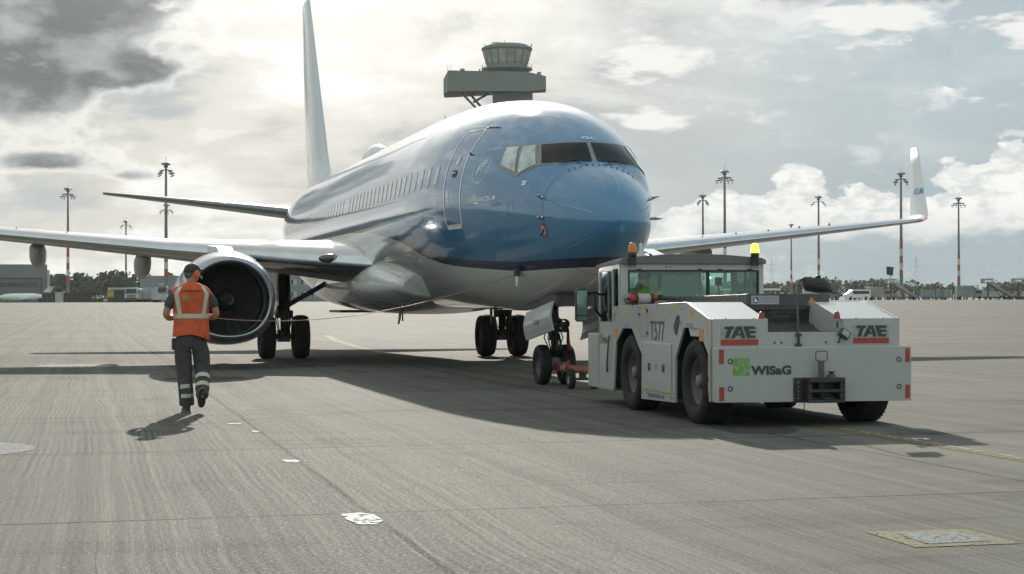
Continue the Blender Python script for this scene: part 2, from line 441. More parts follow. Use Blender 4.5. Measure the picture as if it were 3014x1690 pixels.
def frontY(x, z):
    lo, hi = .2, 8.0
    for _ in range(40):
        y = (lo+hi)/2; w_, zc, zt, zb, _a, _b = interp(y); h = (zt-zc) if z >= zc else (zc-zb)
        if (x/w_)**2+((z-zc)/h)**2 > 1: lo = y
        else: hi = y
    return hi
def sub_poly(poly, step):
    bm = bmesh.new(); bm.faces.new([bm.verts.new((a, b, 0)) for a, b in poly])
    for it in range(5):
        es = [e for e in bm.edges if e.calc_length() > step]
        if not es: break
        bmesh.ops.subdivide_edges(bm, edges=es, cuts=1, use_grid_fill=True)
        bmesh.ops.triangulate(bm, faces=[f for f in bm.faces if len(f.verts) > 4])
    bm.verts.index_update(); r = [(v.co.x, v.co.y) for v in bm.verts], [tuple(v.index for v in f.verts) for f in bm.faces]; bm.free()
    return r
def front_patch(poly, off, mb=None):
    V, F = sub_poly(poly, .07); mb = mb or MB(); out = []
    for x, z in V:
        y = frontY(x, z); w_, zc, zt, zb, _a, _b = interp(y); h = (zt-zc) if z >= zc else (zc-zb)
        out.append(pt_off(y, atan2(x/w_, (z-zc)/h), off))
    return mb.add(out, F, 0, True)
def side_patch(poly, side, off, mb=None):
    V, F = sub_poly(poly, .07); mb = mb or MB()
    return mb.add([surf(y, z, side, off) for y, z in V], F, 0, True)
def strip(poly, wd, off, mb=None, closed=True, mi=0, sub=6):
    """band of width wd (metres) centred on an outline of (Y, z) points on the right-hand side"""
    mb = mb or MB(); pts = []
    n = len(poly); rng = n if closed else n-1
    for i in range(rng):
        a, b = poly[i], poly[(i+1) % n]
        sb_ = max(1, int(math.hypot(b[0]-a[0], b[1]-a[1])/.06)) if sub > 1 else 1
        for k in range(sb_): pts.append((a[0]+(b[0]-a[0])*k/sb_, a[1]+(b[1]-a[1])*k/sb_))
    if not closed: pts.append(poly[-1])
    L = []; N = len(pts)
    for i in range(N):
        p = Vector(pts[i]); q = Vector(pts[(i+1) % N] if closed or i < N-1 else pts[i]); o = Vector(pts[i-1] if closed or i > 0 else pts[i])
        t = (q-o).normalized(); nn = Vector((-t.y, t.x))*wd/2
        L.append(surf(p.x+nn.x, p.y+nn.y, -1, off)); L.append(surf(p.x-nn.x, p.y-nn.y, -1, off))
    fs = [(2*i, 2*i+1, (2*i+3) % (2*N), (2*i+2) % (2*N)) for i in range(N if closed else N-1)]
    return mb.add(L, fs, mi, True)

plane = thing('airliner', 'blue and white twin engined jet airliner with its right side and nose towards the viewer', 'airliner', (0, 0, 0))
# hull paint: blue above, navy line, grey-white belly, set by height along the hull
def hullmat():
    m, nt, b = newmat('hull_paint')
    x, y, z = sep(ocoord())
    def curve(pts):
        r = nt.nodes.new('ShaderNodeValToRGB'); e = r.color_ramp.elements; r.color_ramp.interpolation = 'LINEAR'
        for i, (yy, zz) in enumerate(pts):
            el_ = e[i] if i < 2 else e.new(yy/40)
            el_.position = yy/40; v = zz/5; el_.color = (v, v, v, 1)
        nt.links.new((y/40).s, r.inputs[0]); return Ex(r.outputs[0])*5
    bot = curve([(0, 1.98), (1.0, 1.935), (2.7, 1.90), (5.05, 2.02), (6.1, 2.10), (7.0, 2.22), (8.26, 2.47), (9.2, 2.62), (10, 2.71), (12.2, 2.89), (14.7, 3.00), (20.7, 3.07), (30, 3.15), (39, 3.6)])
    top = curve([(0, 2.12), (1.0, 2.07), (2.7, 2.05), (4.8, 2.14), (6.7, 2.33), (8.1, 2.57), (9.1, 2.75), (10.4, 2.90), (12, 3.03), (14.8, 3.15), (20.6, 3.25), (30, 3.32), (39, 3.75)])
    n = noise(ocoord(), 1.2, 5, .6)
    blue = mixc(n, (.052, .180, .335), (.062, .202, .365))
    c = mixc((z-top).gt(0), (.018, .026, .075), blue)
    c = mixc((z-bot).gt(0), mixc(n, (.70, .71, .68), (.78, .79, .76)), c)
    c = mixc(ss(y, 29.5, 31.5)*0.0, c, (.7, .7, .7))
    # panel joints: thin darker rings and stringer lines
    fr = Ex.op('FRACT', y/1.27+.35); j = (fr-.5)*(fr-.5)
    jz = Ex.op('FRACT', z/.62+.2)-.5
    jm = Ex.op('MAXIMUM', (1-ss(j, 0.0, .00003))*.55, (1-ss(jz*jz, 0.0, .00006))*.22)
    c = mixc(jm, c, (.05, .07, .10))
    gr = noise(comb(x*1.5, y*.8, z*5), 1.0, 6, .7); c = mixc(ss(gr, .58, .75)*(z-2.2).gt(0)*.0+ss(gr, .55, .75)*.16, c, (.20, .20, .18))
    nt.links.new(c.s, b.inputs['Base Color'])
    nt.links.new((noise(ocoord(), 3, 5, .6)*.10+.10).s, b.inputs['Roughness'])
    b.inputs['Coat Weight'].default_value = .9; b.inputs['Coat Roughness'].default_value = .035
    bn = nt.nodes.new('ShaderNodeBump'); bn.inputs['Strength'].default_value = .11; bn.inputs['Distance'].default_value = .012
    nt.links.new((noise(ocoord(), .9, 3, .5)+jm*.4).s, bn.inputs['Height']); nt.links.new(bn.outputs[0], b.inputs['Normal'])
    nt.links.new(bn.outputs[0], b.inputs['Coat Normal'])
    return m
M_HULL = hullmat()
ys = [.2, .205, .215, .23, .26, .30, .36, .44, .52, .62, .72, .85, 1.0]
while ys[-1] < 8.4: ys.append(ys[-1]+.15)
while ys[-1] < 25.4: ys.append(ys[-1]+.6)
while ys[-1] < 38.0: ys.append(ys[-1]+.4)
ys += [38.3, 38.39]
mb = MB(); NA = 96
mb.loft([[pt(y, 2*pi*k/NA) for k in range(NA)] for y in ys], cap=True)
hull = mb.build('fuselage', M_HULL, plane)

# belly and wing-root fairing
mb = MB(); R = []
for t in range(25):
    u = t/24; y = 10.3+u*13.7
    e = max(0, sin(pi*.5*u/.36))**1.15 if u < .36 else max(0, sin(pi*(.5+.5*(u-.36)/.64)))**.55
    w_ = 1.45+.47*e; zb_ = 1.50-.37*e; zt_ = 2.0+.60*e
    ring = []
    for k in range(40):
        a = 2*pi*k/40; cx_, cz_ = sin(a), cos(a)
        sx_ = (abs(cx_)**.72)*(1 if cx_ >= 0 else -1); sz_ = (abs(cz_)**.85)*(1 if cz_ >= 0 else -1)
        ring.append((w_*sx_, y, (zb_+zt_)/2+(zt_-zb_)/2*sz_))
    R.append(ring)
mb.loft(R, cap=True); mb.build('wing_fairing', M_BELLY, plane)

# windscreen: grey surround, two front panes, two side panes on each side
mb = MB()
for s_ in (-1, 1):
    front_patch([(0, 3.955), (s_*.705, 3.935), (s_*.815, 3.555), (0, 3.575)], .004, mb)
    side_patch([(2.345, 3.930), (3.035, 3.962), (2.92, 3.600), (2.29, 3.395), (1.875, 3.555)], s_, .006, mb)
sur = mb.build('windscreen_surround', M_WSEAL, plane, fixn=False)
for s_ in (-1, 1):
    front_patch([(s_*.035, 3.922), (s_*.672, 3.908), (s_*.772, 3.585), (s_*.042, 3.600)], .016).build('windscreen', M_COCKPIT, plane, fixn=False)
    side_patch([(2.58, 3.912), (2.335, 3.905), (1.965, 3.570), (2.258, 3.448)], s_, .016).build('side_window', M_SIDEGL, plane, fixn=False)
    side_patch([(2.965, 3.923), (2.67, 3.914), (2.345, 3.470), (2.855, 3.624)], s_, .016).build('side_window', M_SIDEGL, plane, fixn=False)
    # wiper
    MB().tube([pt_off(1.50, radians(s_*7), .03), pt_off(1.62, radians(s_*22), .035)], .008, 6).tube([pt_off(1.58, radians(s_*13), .03), pt_off(1.66, radians(s_*34), .03)], .006, 6).build('wiper', M_BLACK, plane)

# cabin windows along the right side
def rrect(cy, cz, hw, hh, r, n=4):
    P_ = []
    for (sx_, sz_, a0) in ((1, 1, 0), (-1, 1, 90), (-1, -1, 180), (1, -1, 270)):
        for k in range(n+1):
            a = radians(a0+90*k/n); P_.append((cy+sx_*(hw-r)+r*cos(a), cz+sz_*(hh-r)+r*sin(a)))
    return P_
M_CABWIN = mat('cabin_window_pane', (.36, .45, .48), .10, var=.25, scale=1.3, coat=1.0)
M_CABRIM = mat('cabin_window_rim', (.30, .42, .50), .3, var=.1, scale=3, coat=.9)
for i in range(46):
    cy = 5.46+.508*i
    if i in (20,): continue
    mb = MB(); o = rrect(cy, 3.64, .128, .185, .11, 3)
    strip(o, .028, .004, mb, sub=1)
    wr = mb.build('cabin_window', M_CABRIM, plane, fixn=False)
    mb = MB(); inn = rrect(cy, 3.64, .108, .165, .095, 3)
    mb.add([surf(a, b, -1, .006) for a, b in inn], [tuple(range(len(inn)))], 0, False)
    mb.build('pane', M_CABWIN, wr, fixn=False)

# forward service door
D_ = [(4.13, 4.26), (4.13, 2.76), (4.17, 2.70), (4.24, 2.675), (4.80, 2.675), (4.87, 2.70), (4.905, 2.76), (4.905, 4.26), (4.87, 4.33), (4.80, 4.36), (4.24, 4.36), (4.17, 4.33)]
door = strip(D_, .040, .005, sub=4).build('service_door', M_LINEW, plane, fixn=False)
mb = MB(); mb.add([surf(a, b, -1, .007) for a, b in ((4.15, 2.735), (4.15, 2.66), (4.88, 2.66), (4.88, 2.735))], [(0, 1, 2, 3)]); mb.build('sill_plate', mat('sill_metal', (.55, .50, .38), .4), door, fixn=False)
mb = MB(); mb.add([surf(a, b, -1, .006) for a, b in rrect(4.50, 3.60, .10, .062, .03, 3)], [tuple(range(16))]); hd = mb.build('door_handle', M_BLACK, door, fixn=False)
MB().tube([surf(4.44, 3.605, -1, .02), surf(4.57, 3.60, -1, .02)], .014, 6).build('lever', M_LETTERW, hd)
mb = MB(); mb.add([surf(a, b, -1, .006) for a, b in rrect(4.50, 3.83, .075, .09, .06, 3)], [tuple(range(16))]); mb.build('door_window', M_CABWIN, door, fixn=False)
for zz in (3.3, 3.25, 3.2, 3.15): strip([(4.66, zz), (4.78, zz)], .02, .005, closed=False).build('placard', M_LETTERF, door, fixn=False)
MB().tube([surf(4.09, 3.90, -1, .0), surf(4.03, 3.90, -1, .045)], .016, 6).build('hinge', M_DARK, door)
MB().tube([surf(3.75, 4.34, -1, .02), surf(4.7, 4.40, -1, .035)], .014, 6).build('rain_gutter', M_LINEW, plane)

# lower hold door and access panels: thin joints
M_JOINT = mat('panel_joint', (.035, .11, .21), .35, coat=.9)
strip([(7.55, 1.95), (7.55, 2.78), (7.62, 2.84), (8.73, 2.84), (8.80, 2.78), (8.80, 1.95), (8.73, 1.89), (7.62, 1.89)], .014, .004).build('hold_door_outline', M_JOINT, plane, fixn=False)
for y0_, y1_, z0_, z1_ in ((2.55, 2.85, 2.35, 2.60), (3.2, 3.45, 2.2, 2.42), (5.7, 6.1, 2.45, 2.8), (9.6, 10.0, 2.35, 2.6), (2.2, 2.38, 2.78, 2.98)):
    strip([(y0_, z0_), (y0_, z1_), (y1_, z1_), (y1_, z0_)], .010, .004).build('access_panel_outline', M_JOINT, plane, fixn=False)
# lettering and emblem
fus = lambda y0, z0: (lambda x, y: surf(y0-x, z0+y, -1, .006))
text_on('AIRFRANCEKLM', fus(3.745, 3.060), M_LETTERF, plane, size=.076, bold=.0025, sx=1.24)
text_on('GROUP', fus(2.985, 2.955), mat('dim_lettering', (.20, .33, .42), .4), plane, size=.055, sx=1.35)
text_on('SKYTEAM', fus(3.50, 3.90), M_LETTERF, plane, size=.05, sx=1.2)
mb = MB()
for dz_, l in ((0, .24), (.045, .20), (.09, .15)):
    strip([(3.60-.02, 3.52+dz_), (3.52, 3.60+dz_), (3.44, 3.60+dz_), (3.36, 3.68+dz_), (3.36-l*.3, 3.70+dz_)], .018, .006, mb, closed=False, sub=3)
strip([(3.47+.27*cos(radians(a)), 3.64+.27*sin(radians(a))) for a in range(150, 385, 15)][::-1], .012, .006, mb, closed=False, sub=2)
mb.build('alliance_emblem', M_LETTERF, plane, fixn=False)
def topmap(x, y): return pt_off(2.03+y*.9, radians(3.2)+x*1.28, .006)
text_on('GC', lambda x, y: pt_off(2.03+y*1.1, radians(-3.8)+x*1.15, .006), M_LETTERF, plane, size=.070, bold=.003, sx=1.5)
for zz, yy in ((3.30, 2.00), (3.26, 2.0)): strip([(yy+.06, zz), (yy-.05, zz)], .03, .005, closed=False).build('placard', M_LETTERF, plane, fixn=False)
# radome joint and lightning strips
M_SEAM = mat('seam', (.030, .090, .18), .35, coat=.8)
mb = MB(); pv = []
for k in range(49):
    a = -pi+2*pi*k/48; yy = 1.38+.10*cos(a)
    pv += [pt_off(yy, a, .003), pt_off(yy+.012, a, .003)]
mb.add(pv, [(2*i, 2*i+1, 2*i+3, 2*i+2) for i in range(48)], 0, True).build('radome_joint', M_SEAM, plane, fixn=False)
for a in (-74, -128, 8, 74, 128):
    aa = radians(a); L_ = []
    for k in range(13):
        yy = .42+k*.055
        L_ += [pt_off(yy, aa-.006/max(.2, interp(yy)[0]), .004), pt_off(yy, aa+.006/max(.2, interp(yy)[0]), .004)]
    MB().add(L_, [(2*i, 2*i+1, 2*i+3, 2*i+2) for i in range(12)], 0, True).build('lightning_strip', mat('strip_blue', (.20, .36, .52), .3, coat=.9), plane, fixn=False)
for k in range(12):
    a = radians(-30+k*6.4); y_ = 1.40
    p, q = pt_off(y_, a, 0), pt_off(y_+.05, a, .035)
    MB().add([pt_off(y_-.035, a, 0), pt_off(y_+.05, a-.006, 0), pt_off(y_+.05, a+.006, 0), q], [(0, 1, 3), (0, 3, 2), (1, 2, 3), (0, 2, 1)]).build('vortex_tab', M_SEAM, plane)
# probes, static port, drain masts, aerials
for s_ in (-1, 1):
    for yy, zz in ((1.48, 3.02), (1.42, 2.71)):
        b0 = Vector(surf(yy, zz, s_, 0)); b1 = Vector(surf(yy, zz, s_, .10))
        MB().tube([b0, b1, b1+Vector((s_*.01, -.14, 0))], [.028, .016, .007], 8).ellip(b0, (.03, .05, .03)).build('air_probe', M_CHROME, plane)
mb = MB(); ring = []
for r_, mi_ in ((.085, 0), (.060, 1), (.022, 2)):
    mb.add([surf(1.42+r_*cos(2*pi*k/20), 2.51+r_*1.25*sin(2*pi*k/20), -1, .004+.002*mi_) for k in range(20)], [tuple(range(20))], mi_)
mb.build('static_port', [mat('port_red', (.30, .06, .05), .5), mat('port_grey', (.42, .38, .30), .5), M_DARK], plane, fixn=False)
MB().tube([surf(1.42, 2.51, -1, .01), surf(1.50, 2.44, -1, .03)], .012, 6).build('vane', M_DARK, plane)
MB().add([(0, 12.6, 5.2), (.02, 13.0, 5.2), (0, 13.15, 5.62), (-.02, 13.0, 5.2)], [(0, 1, 2), (1, 3, 2), (3, 0, 2), (0, 3, 1)]).build('top_aerial', M_AWHITE, plane)
mb = MB()
rr = []
for t in range(13):
    u = t/12; e = max(.001, sin(pi*min(1, u*1.08 if u*1.08 < 1 else 1)))**.5 if 0 < u < 1 else .02
    rr.append([(.42*e*sin(a), 21.0+u*2.6, 5.22+.52*e*max(0, cos(a))) for a in [2*pi*k/24 for k in range(24)]])
mb.loft(rr, cap=True).build('satcom_dome', M_AWHITE, plane)
MB().prism([(8.6, 1.35), (8.75, 1.35), (8.68, .98), (8.62, .98)], -.015, .015).build('belly_aerial', M_DARK, plane)
MB().prism([(13.5, 1.3), (13.75, 1.3), (13.9, 1.02), (14.0, .92), (13.88, .92), (13.7, 1.05)], -.92, -.895).build('drain_mast', M_STEEL, plane)
MB().tube([(-1.0, 12.9, 1.3), (-1.0, 12.9, 1.0)], .018, 6).build('belly_aerial', M_DARK, plane)
# headset socket with hanging tag, lower nose
sp = Vector(surf(2.78, 1.92, -1, .0))
MB().box(sp.x-.07, sp.y-.06, sp.z-.10, sp.x+.02, sp.y+.06, sp.z+.02).build('service_panel', M_DARK, plane, bevel=.008)
MB().box(sp.x-.06, sp.y-.18, sp.z-.26, sp.x-.052, sp.y-.06, sp.z-.10).build('paper_tag', M_LINEW, plane)

# ---- wings
def naca(c, t, n=18, camber=.018, blunt=0):
    """closed section from the trailing edge over the top to the nose and back below; (chordwise, height)"""
    up, lo = [], []
    for i in range(n+1):
        b = pi*i/n; x = (1-cos(b))/2
        yt = 5*t*(.2969*sqrt(x)-.126*x-.3516*x*x+.2843*x**3-.1036*x**4)
        yc = camber*4*x*(1-x)
        up.append((x*c, (yc+yt)*c)); lo.append((x*c, (yc-yt)*c))
    return up[::-1]+lo[1:-1]
def wing_surface(name, secs, side, parent, mats, lefrac=.085, n=18):
    """secs: (x, yLE, zLE, chord, t, cant) ; cant 0 = flat wing, 90 = vertical"""
    rings = []
    for (x, yl, zl, c, t, cant) in secs:
        ca = radians(cant); R_ = []
        for (u, h) in naca(c, t, n):
            R_.append((side*(x-h*sin(ca)), yl+u, zl+h*cos(ca)))
        rings.append(R_)
    mb = MB(); N = len(rings[0]); mb.loft(rings, cap=True)
    o = mb.build(name, mats, parent)
    me = o.data
    sec0 = secs
    for p in me.polygons:
        c = p.center; ax = abs(c.x)
        # find the local leading edge
        best = None
        for i in range(len(secs)-1):
            a, b = secs[i], secs[i+1]
            lo_, hi_ = (a[0], b[0]) if abs(b[0]-a[0]) > .15 else (None, None)
            if lo_ is not None and lo_-.02 <= ax <= hi_+.02:
                f = (ax-a[0])/(b[0]-a[0]); yl = a[1]+(b[1]-a[1])*f; ch = a[3]+(b[3]-a[3])*f; zl = a[2]+(b[2]-a[2])*f
                fr = (c.y-yl)/ch; best = (fr, c.z-zl); break
        if best:
            fr, dz_ = best
            if fr < lefrac: p.material_index = 1
            elif dz_ < .02: p.material_index = 2
    return o
def zle(x): return 2.30+.1035*(x-2.2)
WS = [(1.2, 12.9, 2.22, 8.7, .125, 0), (1.88, 13.6, 2.27, 8.0, .125, 0), (2.5, 14.15, 2.33, 7.45, .12, 0), (4.83, 16.35, zle(4.83), 5.25, .115, 0), (5.9, 17.15, zle(5.9), 4.45, .112, 0)]
for x in (8, 10, 12, 14, 16, 16.65): WS.append((x, 17.15+(x-5.9)*.523, zle(x)+.004*(x-5.9), 4.45-(x-5.9)*.278, .105, 0))
tipx, tipy, tipz = WS[-1][0], WS[-1][1], WS[-1][2]
for s_ in (-1, 1):
    wing = wing_surface('wing', WS, s_, plane, [M_WING, M_CHROME, M_WINGLO])
    # winglet: curved blend then a tall canted blade
    secs = []
    N_ = 9
    for i in range(N_):
        f = i/(N_-1); a = radians(78*f); r_ = .34
        secs.append((tipx+r_*sin(a), tipy+.30*f+.0, tipz+r_*(1-cos(a)), 1.36-.22*f, .10, 78*f))
    x1, y1, z1 = secs[-1][0], secs[-1][1], secs[-1][2]
    for f in (.25, .5, .75, 1.0): secs.append((x1+.60*f, y1+1.75*f, z1+2.12*f, 1.14-.64*f, .085, 78))
    wl = wing_surface('winglet', secs, s_, wing, [M_AWHITE, M_CHROME, M_AWHITE], lefrac=-1)
    for i_, p in enumerate(wl.data.polygons): p.material_index = 0
    MB().ellip((s_*(tipx+.20), tipy+.16, tipz+.06), (.05, .07, .03)).build('navigation_light', mat('nav_red', (.5, .03, .03), .2, emit=(1, .05, .03), estr=.5) if s_ > 0 else mat('nav_green', (.03, .3, .1), .2), wing)
    if s_ > 0:
        vs_, fs_ = textpolys('KLM', size=.20, bold=.004, sx=1.1); mbl = MB()
        def wm(x, y): return (x1+.60*(.60+y)/2.12-.075-.012*0, y1+1.15-x, z1+.60+y)
        mbl.add([wm(x, y) for x, y in vs_], fs_)
        mbl.build('lettering', M_BLUEL, wl, fixn=False)
    # flap track fairings
    for x, ln, dy in ((6.35, 2.9, 1.9), (8.95, 2.6, 1.5), (3.9, 2.9, 3.0)):
        yl = (17.15+(x-5.9)*.523) if x > 5 else 15.6; ch = 4.45-(x-5.9)*.278 if x > 5 else 6.2
        rr = []
        for t in range(13):
            u = t/12; e = max(.03, sin(pi*u)**.5); wdt = .17*e*(1.0 if x > 5 else 1.1); hh = .31*e
            yy = yl+ch*.42+u*ln; zz = zle(x)-.16-.08*u; e = max(.03, min(1, sin(pi*u)*1.5))**.5; wdt = .20*e; hh = .36*e
            rr.append([(s_*x+wdt*(1.0 if cos(a) > 0 else 1-.18*abs(cos(a)))*abs(sin(a))**.55*(1 if sin(a) > 0 else -1), yy, zz-.10+hh*abs(cos(a))**.6*(.6 if cos(a) > 0 else -1)) for a in [2*pi*k/24+.05 for k in range(24)]])
        MB().loft(rr, cap=True).build('flap_track_fairing', M_WINGLO, wing)
    # root landing lights in a dark bay on the leading edge
    lx = 2.42; ly = 14.08
    bay = MB().ellip((s_*lx, ly+.06, 2.40), (.27, .12, .105), 20).build('landing_light_bay', mat('light_bay', (.06, .07, .065), .25, coat=1.0), wing)
    for ddx in (-.12, .10): MB().ellip((s_*(lx+ddx), ly-.035+(.0 if ddx < 0 else .03), 2.40), (.075, .03, .075), 14).build('landing_light', mat('lamp_glass', (.22, .25, .23), .15, coat=1.0), bay)
    # static vortex pegs on top of the wing
    for x in (6.6, 8.2, 9.4, 10.6, 11.8, 13.0): MB().box(s_*x-.012, 17.15+(x-5.9)*.523+.5, zle(x)+.16, s_*x+.012, 17.15+(x-5.9)*.523+.58, zle(x)+.235).build('vortex_tab', M_DARK, wing)

# ---- engines
for s_ in (-1, 1):
    ex, ey, ez = s_*4.83, 11.9, 1.47
    eng = MB()
    prof = [(.28, .955), (.6, 1.01), (1.1, 1.055), (1.8, 1.065), (2.5, 1.03), (3.1, .95), (3.6, .85), (3.62, .80), (3.3, .83)]
    def engine_ring(h, r_, n=48):
        out = []
        for k in range(n):
            a = 2*pi*k/n; fl = 1-.085*max(0, -sin(a))**4 if r_ > .8 else 1-.03*max(0, -sin(a))**4
            out.append((ex+r_*cos(a)*1.025, ey+h, ez+r_*sin(a)*fl*1.0))
        return out
    eng.loft([engine_ring(h, r_) for h, r_ in prof])
    e_o = eng.build('engine', M_NACELLE, plane)
    lip = [(.28, .957), (.16, .93), (.07, .895), (.015, .862), (0, .838), (.02, .81), (.07, .785), (.15, .765), (.25, .755)]
    MB().loft([engine_ring(h, r_) for h, r_ in lip]).build('inlet_lip', M_LIP, e_o)
    MB().loft([engine_ring(h, r_) for h, r_ in [(.25, .756), (.5, .75), (.9, .77), (1.25, .79), (1.9, .79), (1.95, .2)]]).build('inlet_duct', mat('duct_grey', (.13, .135, .125), .7, var=.08, spec=.2), e_o)
    fan = MB()
    for k in range(24):
        a0 = 2*pi*k/24
        def bp(r_, t, d): a = a0+t; return (ex+r_*cos(a), ey+1.12+d, ez+r_*sin(a))
        fan.add([bp(.22, 0, .12), bp(.5, .02, .11), bp(.775, .05, .10), bp(.775, .30, .155), bp(.5, .28, .16), bp(.22, .27, .17)], [(0, 1, 4, 5), (1, 2, 3, 4)], 0, True)
    fo = fan.build('fan', M_FAN, e_o, fixn=False)
    MB().lathe([(.62, .002), (.68, .06), (.80, .13), (.95, .19), (1.15, .23), (1.3, .23)], 28, 'y', (ex, ey, ez)).build('spinner', M_DARK, fo)
    sw = MB(); P_ = []
    for k in range(15):
        t = k/14; a = -2.4+t*4.0; r_ = .05+.09*t; hh = .665+.115*t
        P_ += [(ex+r_*cos(a), ey+hh-.012, ez+r_*sin(a)), (ex+(r_+.035*sin(pi*t)+.003)*cos(a), ey+hh+.02-.006, ez+(r_+.035*sin(pi*t)+.003)*sin(a))]
    sw.add(P_, [(2*i, 2*i+1, 2*i+3, 2*i+2) for i in range(14)]).build('spinner_swirl', mat('swirl_grey', (.16, .165, .16), .5), fo, fixn=False)
    MB().loft([engine_ring(h, r_) for h, r_ in [(3.0, .62), (3.6, .56), (4.2, .45), (4.6, .38), (4.62, .34), (4.3, .3)]]).lathe([(4.2, .3), (4.7, .24), (5.2, .02)], 24, 'y', (ex, ey, ez)).build('exhaust_cone', M_DARK, e_o)
    MB().prism([(.7, 1.0), (2.2, 1.02), (4.0, .62), (6.6, .55), (7.6, .95), (6.2, 1.35), (4.4, 1.28), (1.6, 1.16)], -.16, .16).build('pylon', M_WING, e_o).location = (ex, ey, ez)
    # strake
    MB().prism([(.9, .0), (2.1, .0), (2.0, .22)], -.008, .008, M=Matrix.Translation((ex+s_*-.62, ey, ez+.86)) @ Matrix.Rotation(radians(35*-s_*-1), 4, 'Y')).build('strake', M_WING, e_o)

# ---- tail
FIN = [(0, 29.6, 5.05, 8.0, .07), (0, 31.9, 5.55, 5.9, .09), (0, 32.9, 6.4, 5.05, .10), (0, 34.9, 9.2, 3.6, .10), (0, 37.05, 12.25, 1.95, .10), (0, 37.12, 12.34, 1.85, .06)]
mb = MB(); rings = []
for (x, yl, zl, c, t) in FIN: rings.append([(h, yl+u, zl) for (u, h) in naca(c, t, 14, 0)])
mb.loft(rings, cap=True)
fin = mb.build('tail_fin', mat('fin_paint', (.60, .62, .63), .22, var=.05, scale=.6, coat=.5), plane)
for s_ in (-1, 1):
    SS = [(.3, 33.6, 4.42, 4.4, .10, 0), (1.0, 34.1, 4.5, 3.9, .10, 0), (4, 36.2, 4.93, 2.55, .09, 0), (7.0, 38.25, 5.33, 1.25, .08, 0), (7.18, 38.45, 5.36, 1.0, .05, 0)]
    wing_surface('tailplane', SS, s_, plane, [M_WING, M_STEEL, M_WINGLO], lefrac=.06, n=12)

# ---- landing gear
def tyre(cx_, cy_, r_, w_, parent, rim=.55, name='wheel'):
    """wheel with its axle along x"""
    h = w_/2
    prof = [(-h*.62, r_*rim), (-h*.9, r_*(rim+.08)), (-h, r_*.78), (-h*.93, r_*.90), (-h*.7, r_*.965), (-h*.35, r_*.995), (-h*.33, r_*.975), (-h*.27, r_*.975), (-h*.25, r_), (-.01, r_), (-.008, r_*.98), (.008, r_*.98), (.01, r_),
            (h*.25, r_), (h*.27, r_*.975), (h*.33, r_*.975), (h*.35, r_*.995), (h*.7, r_*.965), (h*.93, r_*.90), (h, r_*.78), (h*.9, r_*(rim+.08)), (h*.62, r_*rim)]
    wh = MB().lathe(prof, 48, 'x', (0, 0, 0)).build(name, M_TYRE, parent)
    rp = [(-h*.60, r_*rim), (-h*.45, r_*rim*.92), (-h*.20, r_*rim*.80), (-h*.18, r_*.20), (-h*.45, r_*.17), (-h*.46, .001)]
    rm = MB().lathe(rp, 32, 'x').lathe([(-a, b) for a, b in rp], 32, 'x')
    for k in range(8):
        a = 2*pi*k/8
        for q in (-1, 1): rm.ellip((q*h*.20, r_*rim*.5*cos(a), r_*rim*.5*sin(a)), (h*.10, r_*.05, r_*.05), 8)
    rm.build('rim', M_RIM, wh)
    wh.location = (cx_, cy_, r_*.985)
    return wh
ng = MB()
ng.tube([(0, 4.0, .34), (0, 4.0, .85)], .055, 14).tube([(0, 4.0, .75), (0, 4.02, 1.75)], .085, 14).box(-.09, 3.90, .24, .09, 4.08, .46).box(-.13, 3.93, .98, .13, 4.07, 1.12)
ng.tube([(-.22, 4.0, .345), (.22, 4.0, .345)], .045, 12)
ng.tube([(0, 4.05, 1.0), (0, 5.2, 1.65)], .04, 8)
ng.tube([(-.22, 3.88, 1.02), (.22, 3.88, 1.02)], .05, 10).tube([(-.24, 3.95, .92), (.24, 3.95, .92)], .035, 10)
ngo = ng.build('nose_gear', M_STEEL, plane)
MB().tube([(0, 3.9, .50), (0, 3.72, .66), (0, 3.88, .86)], .022, 8).tube([(.05, 3.9, .50), (.05, 3.72, .66), (.05, 3.88, .86)], .022, 8).build('torque_link', M_DARK, ngo)
for q in (-1, 1): MB().lathe([(0, .09), (.09, .085), (.10, .06)], 16, 'y', (q*.13, 3.78, 1.03)).build('taxi_light', mat('lamp_glass', (.2, .2, .2), .2), ngo)
hs = MB()
for q in range(7):
    x0 = random.uniform(-.14, .14); hs.tube([(x0, 3.92, 1.35), (x0+random.uniform(-.12, .12), 3.84, 1.1), (x0+random.uniform(-.1, .1), 3.85, .8), (x0*.5, 3.92, .5)], .011, 5)
hs.build('hydraulic_hose', M_BLACK, ngo)
MB().tube([(.22, 3.9, .95), (.18, 3.75, .72), (.20, 3.72, .58)], [.02, .03, .045], 6).build('safety_streamer', mat('streamer_red', (.20, .05, .045), .6), ngo)
tyre(-.21, 4.0, .343, .20, plane); tyre(.21, 4.0, .343, .20, plane)
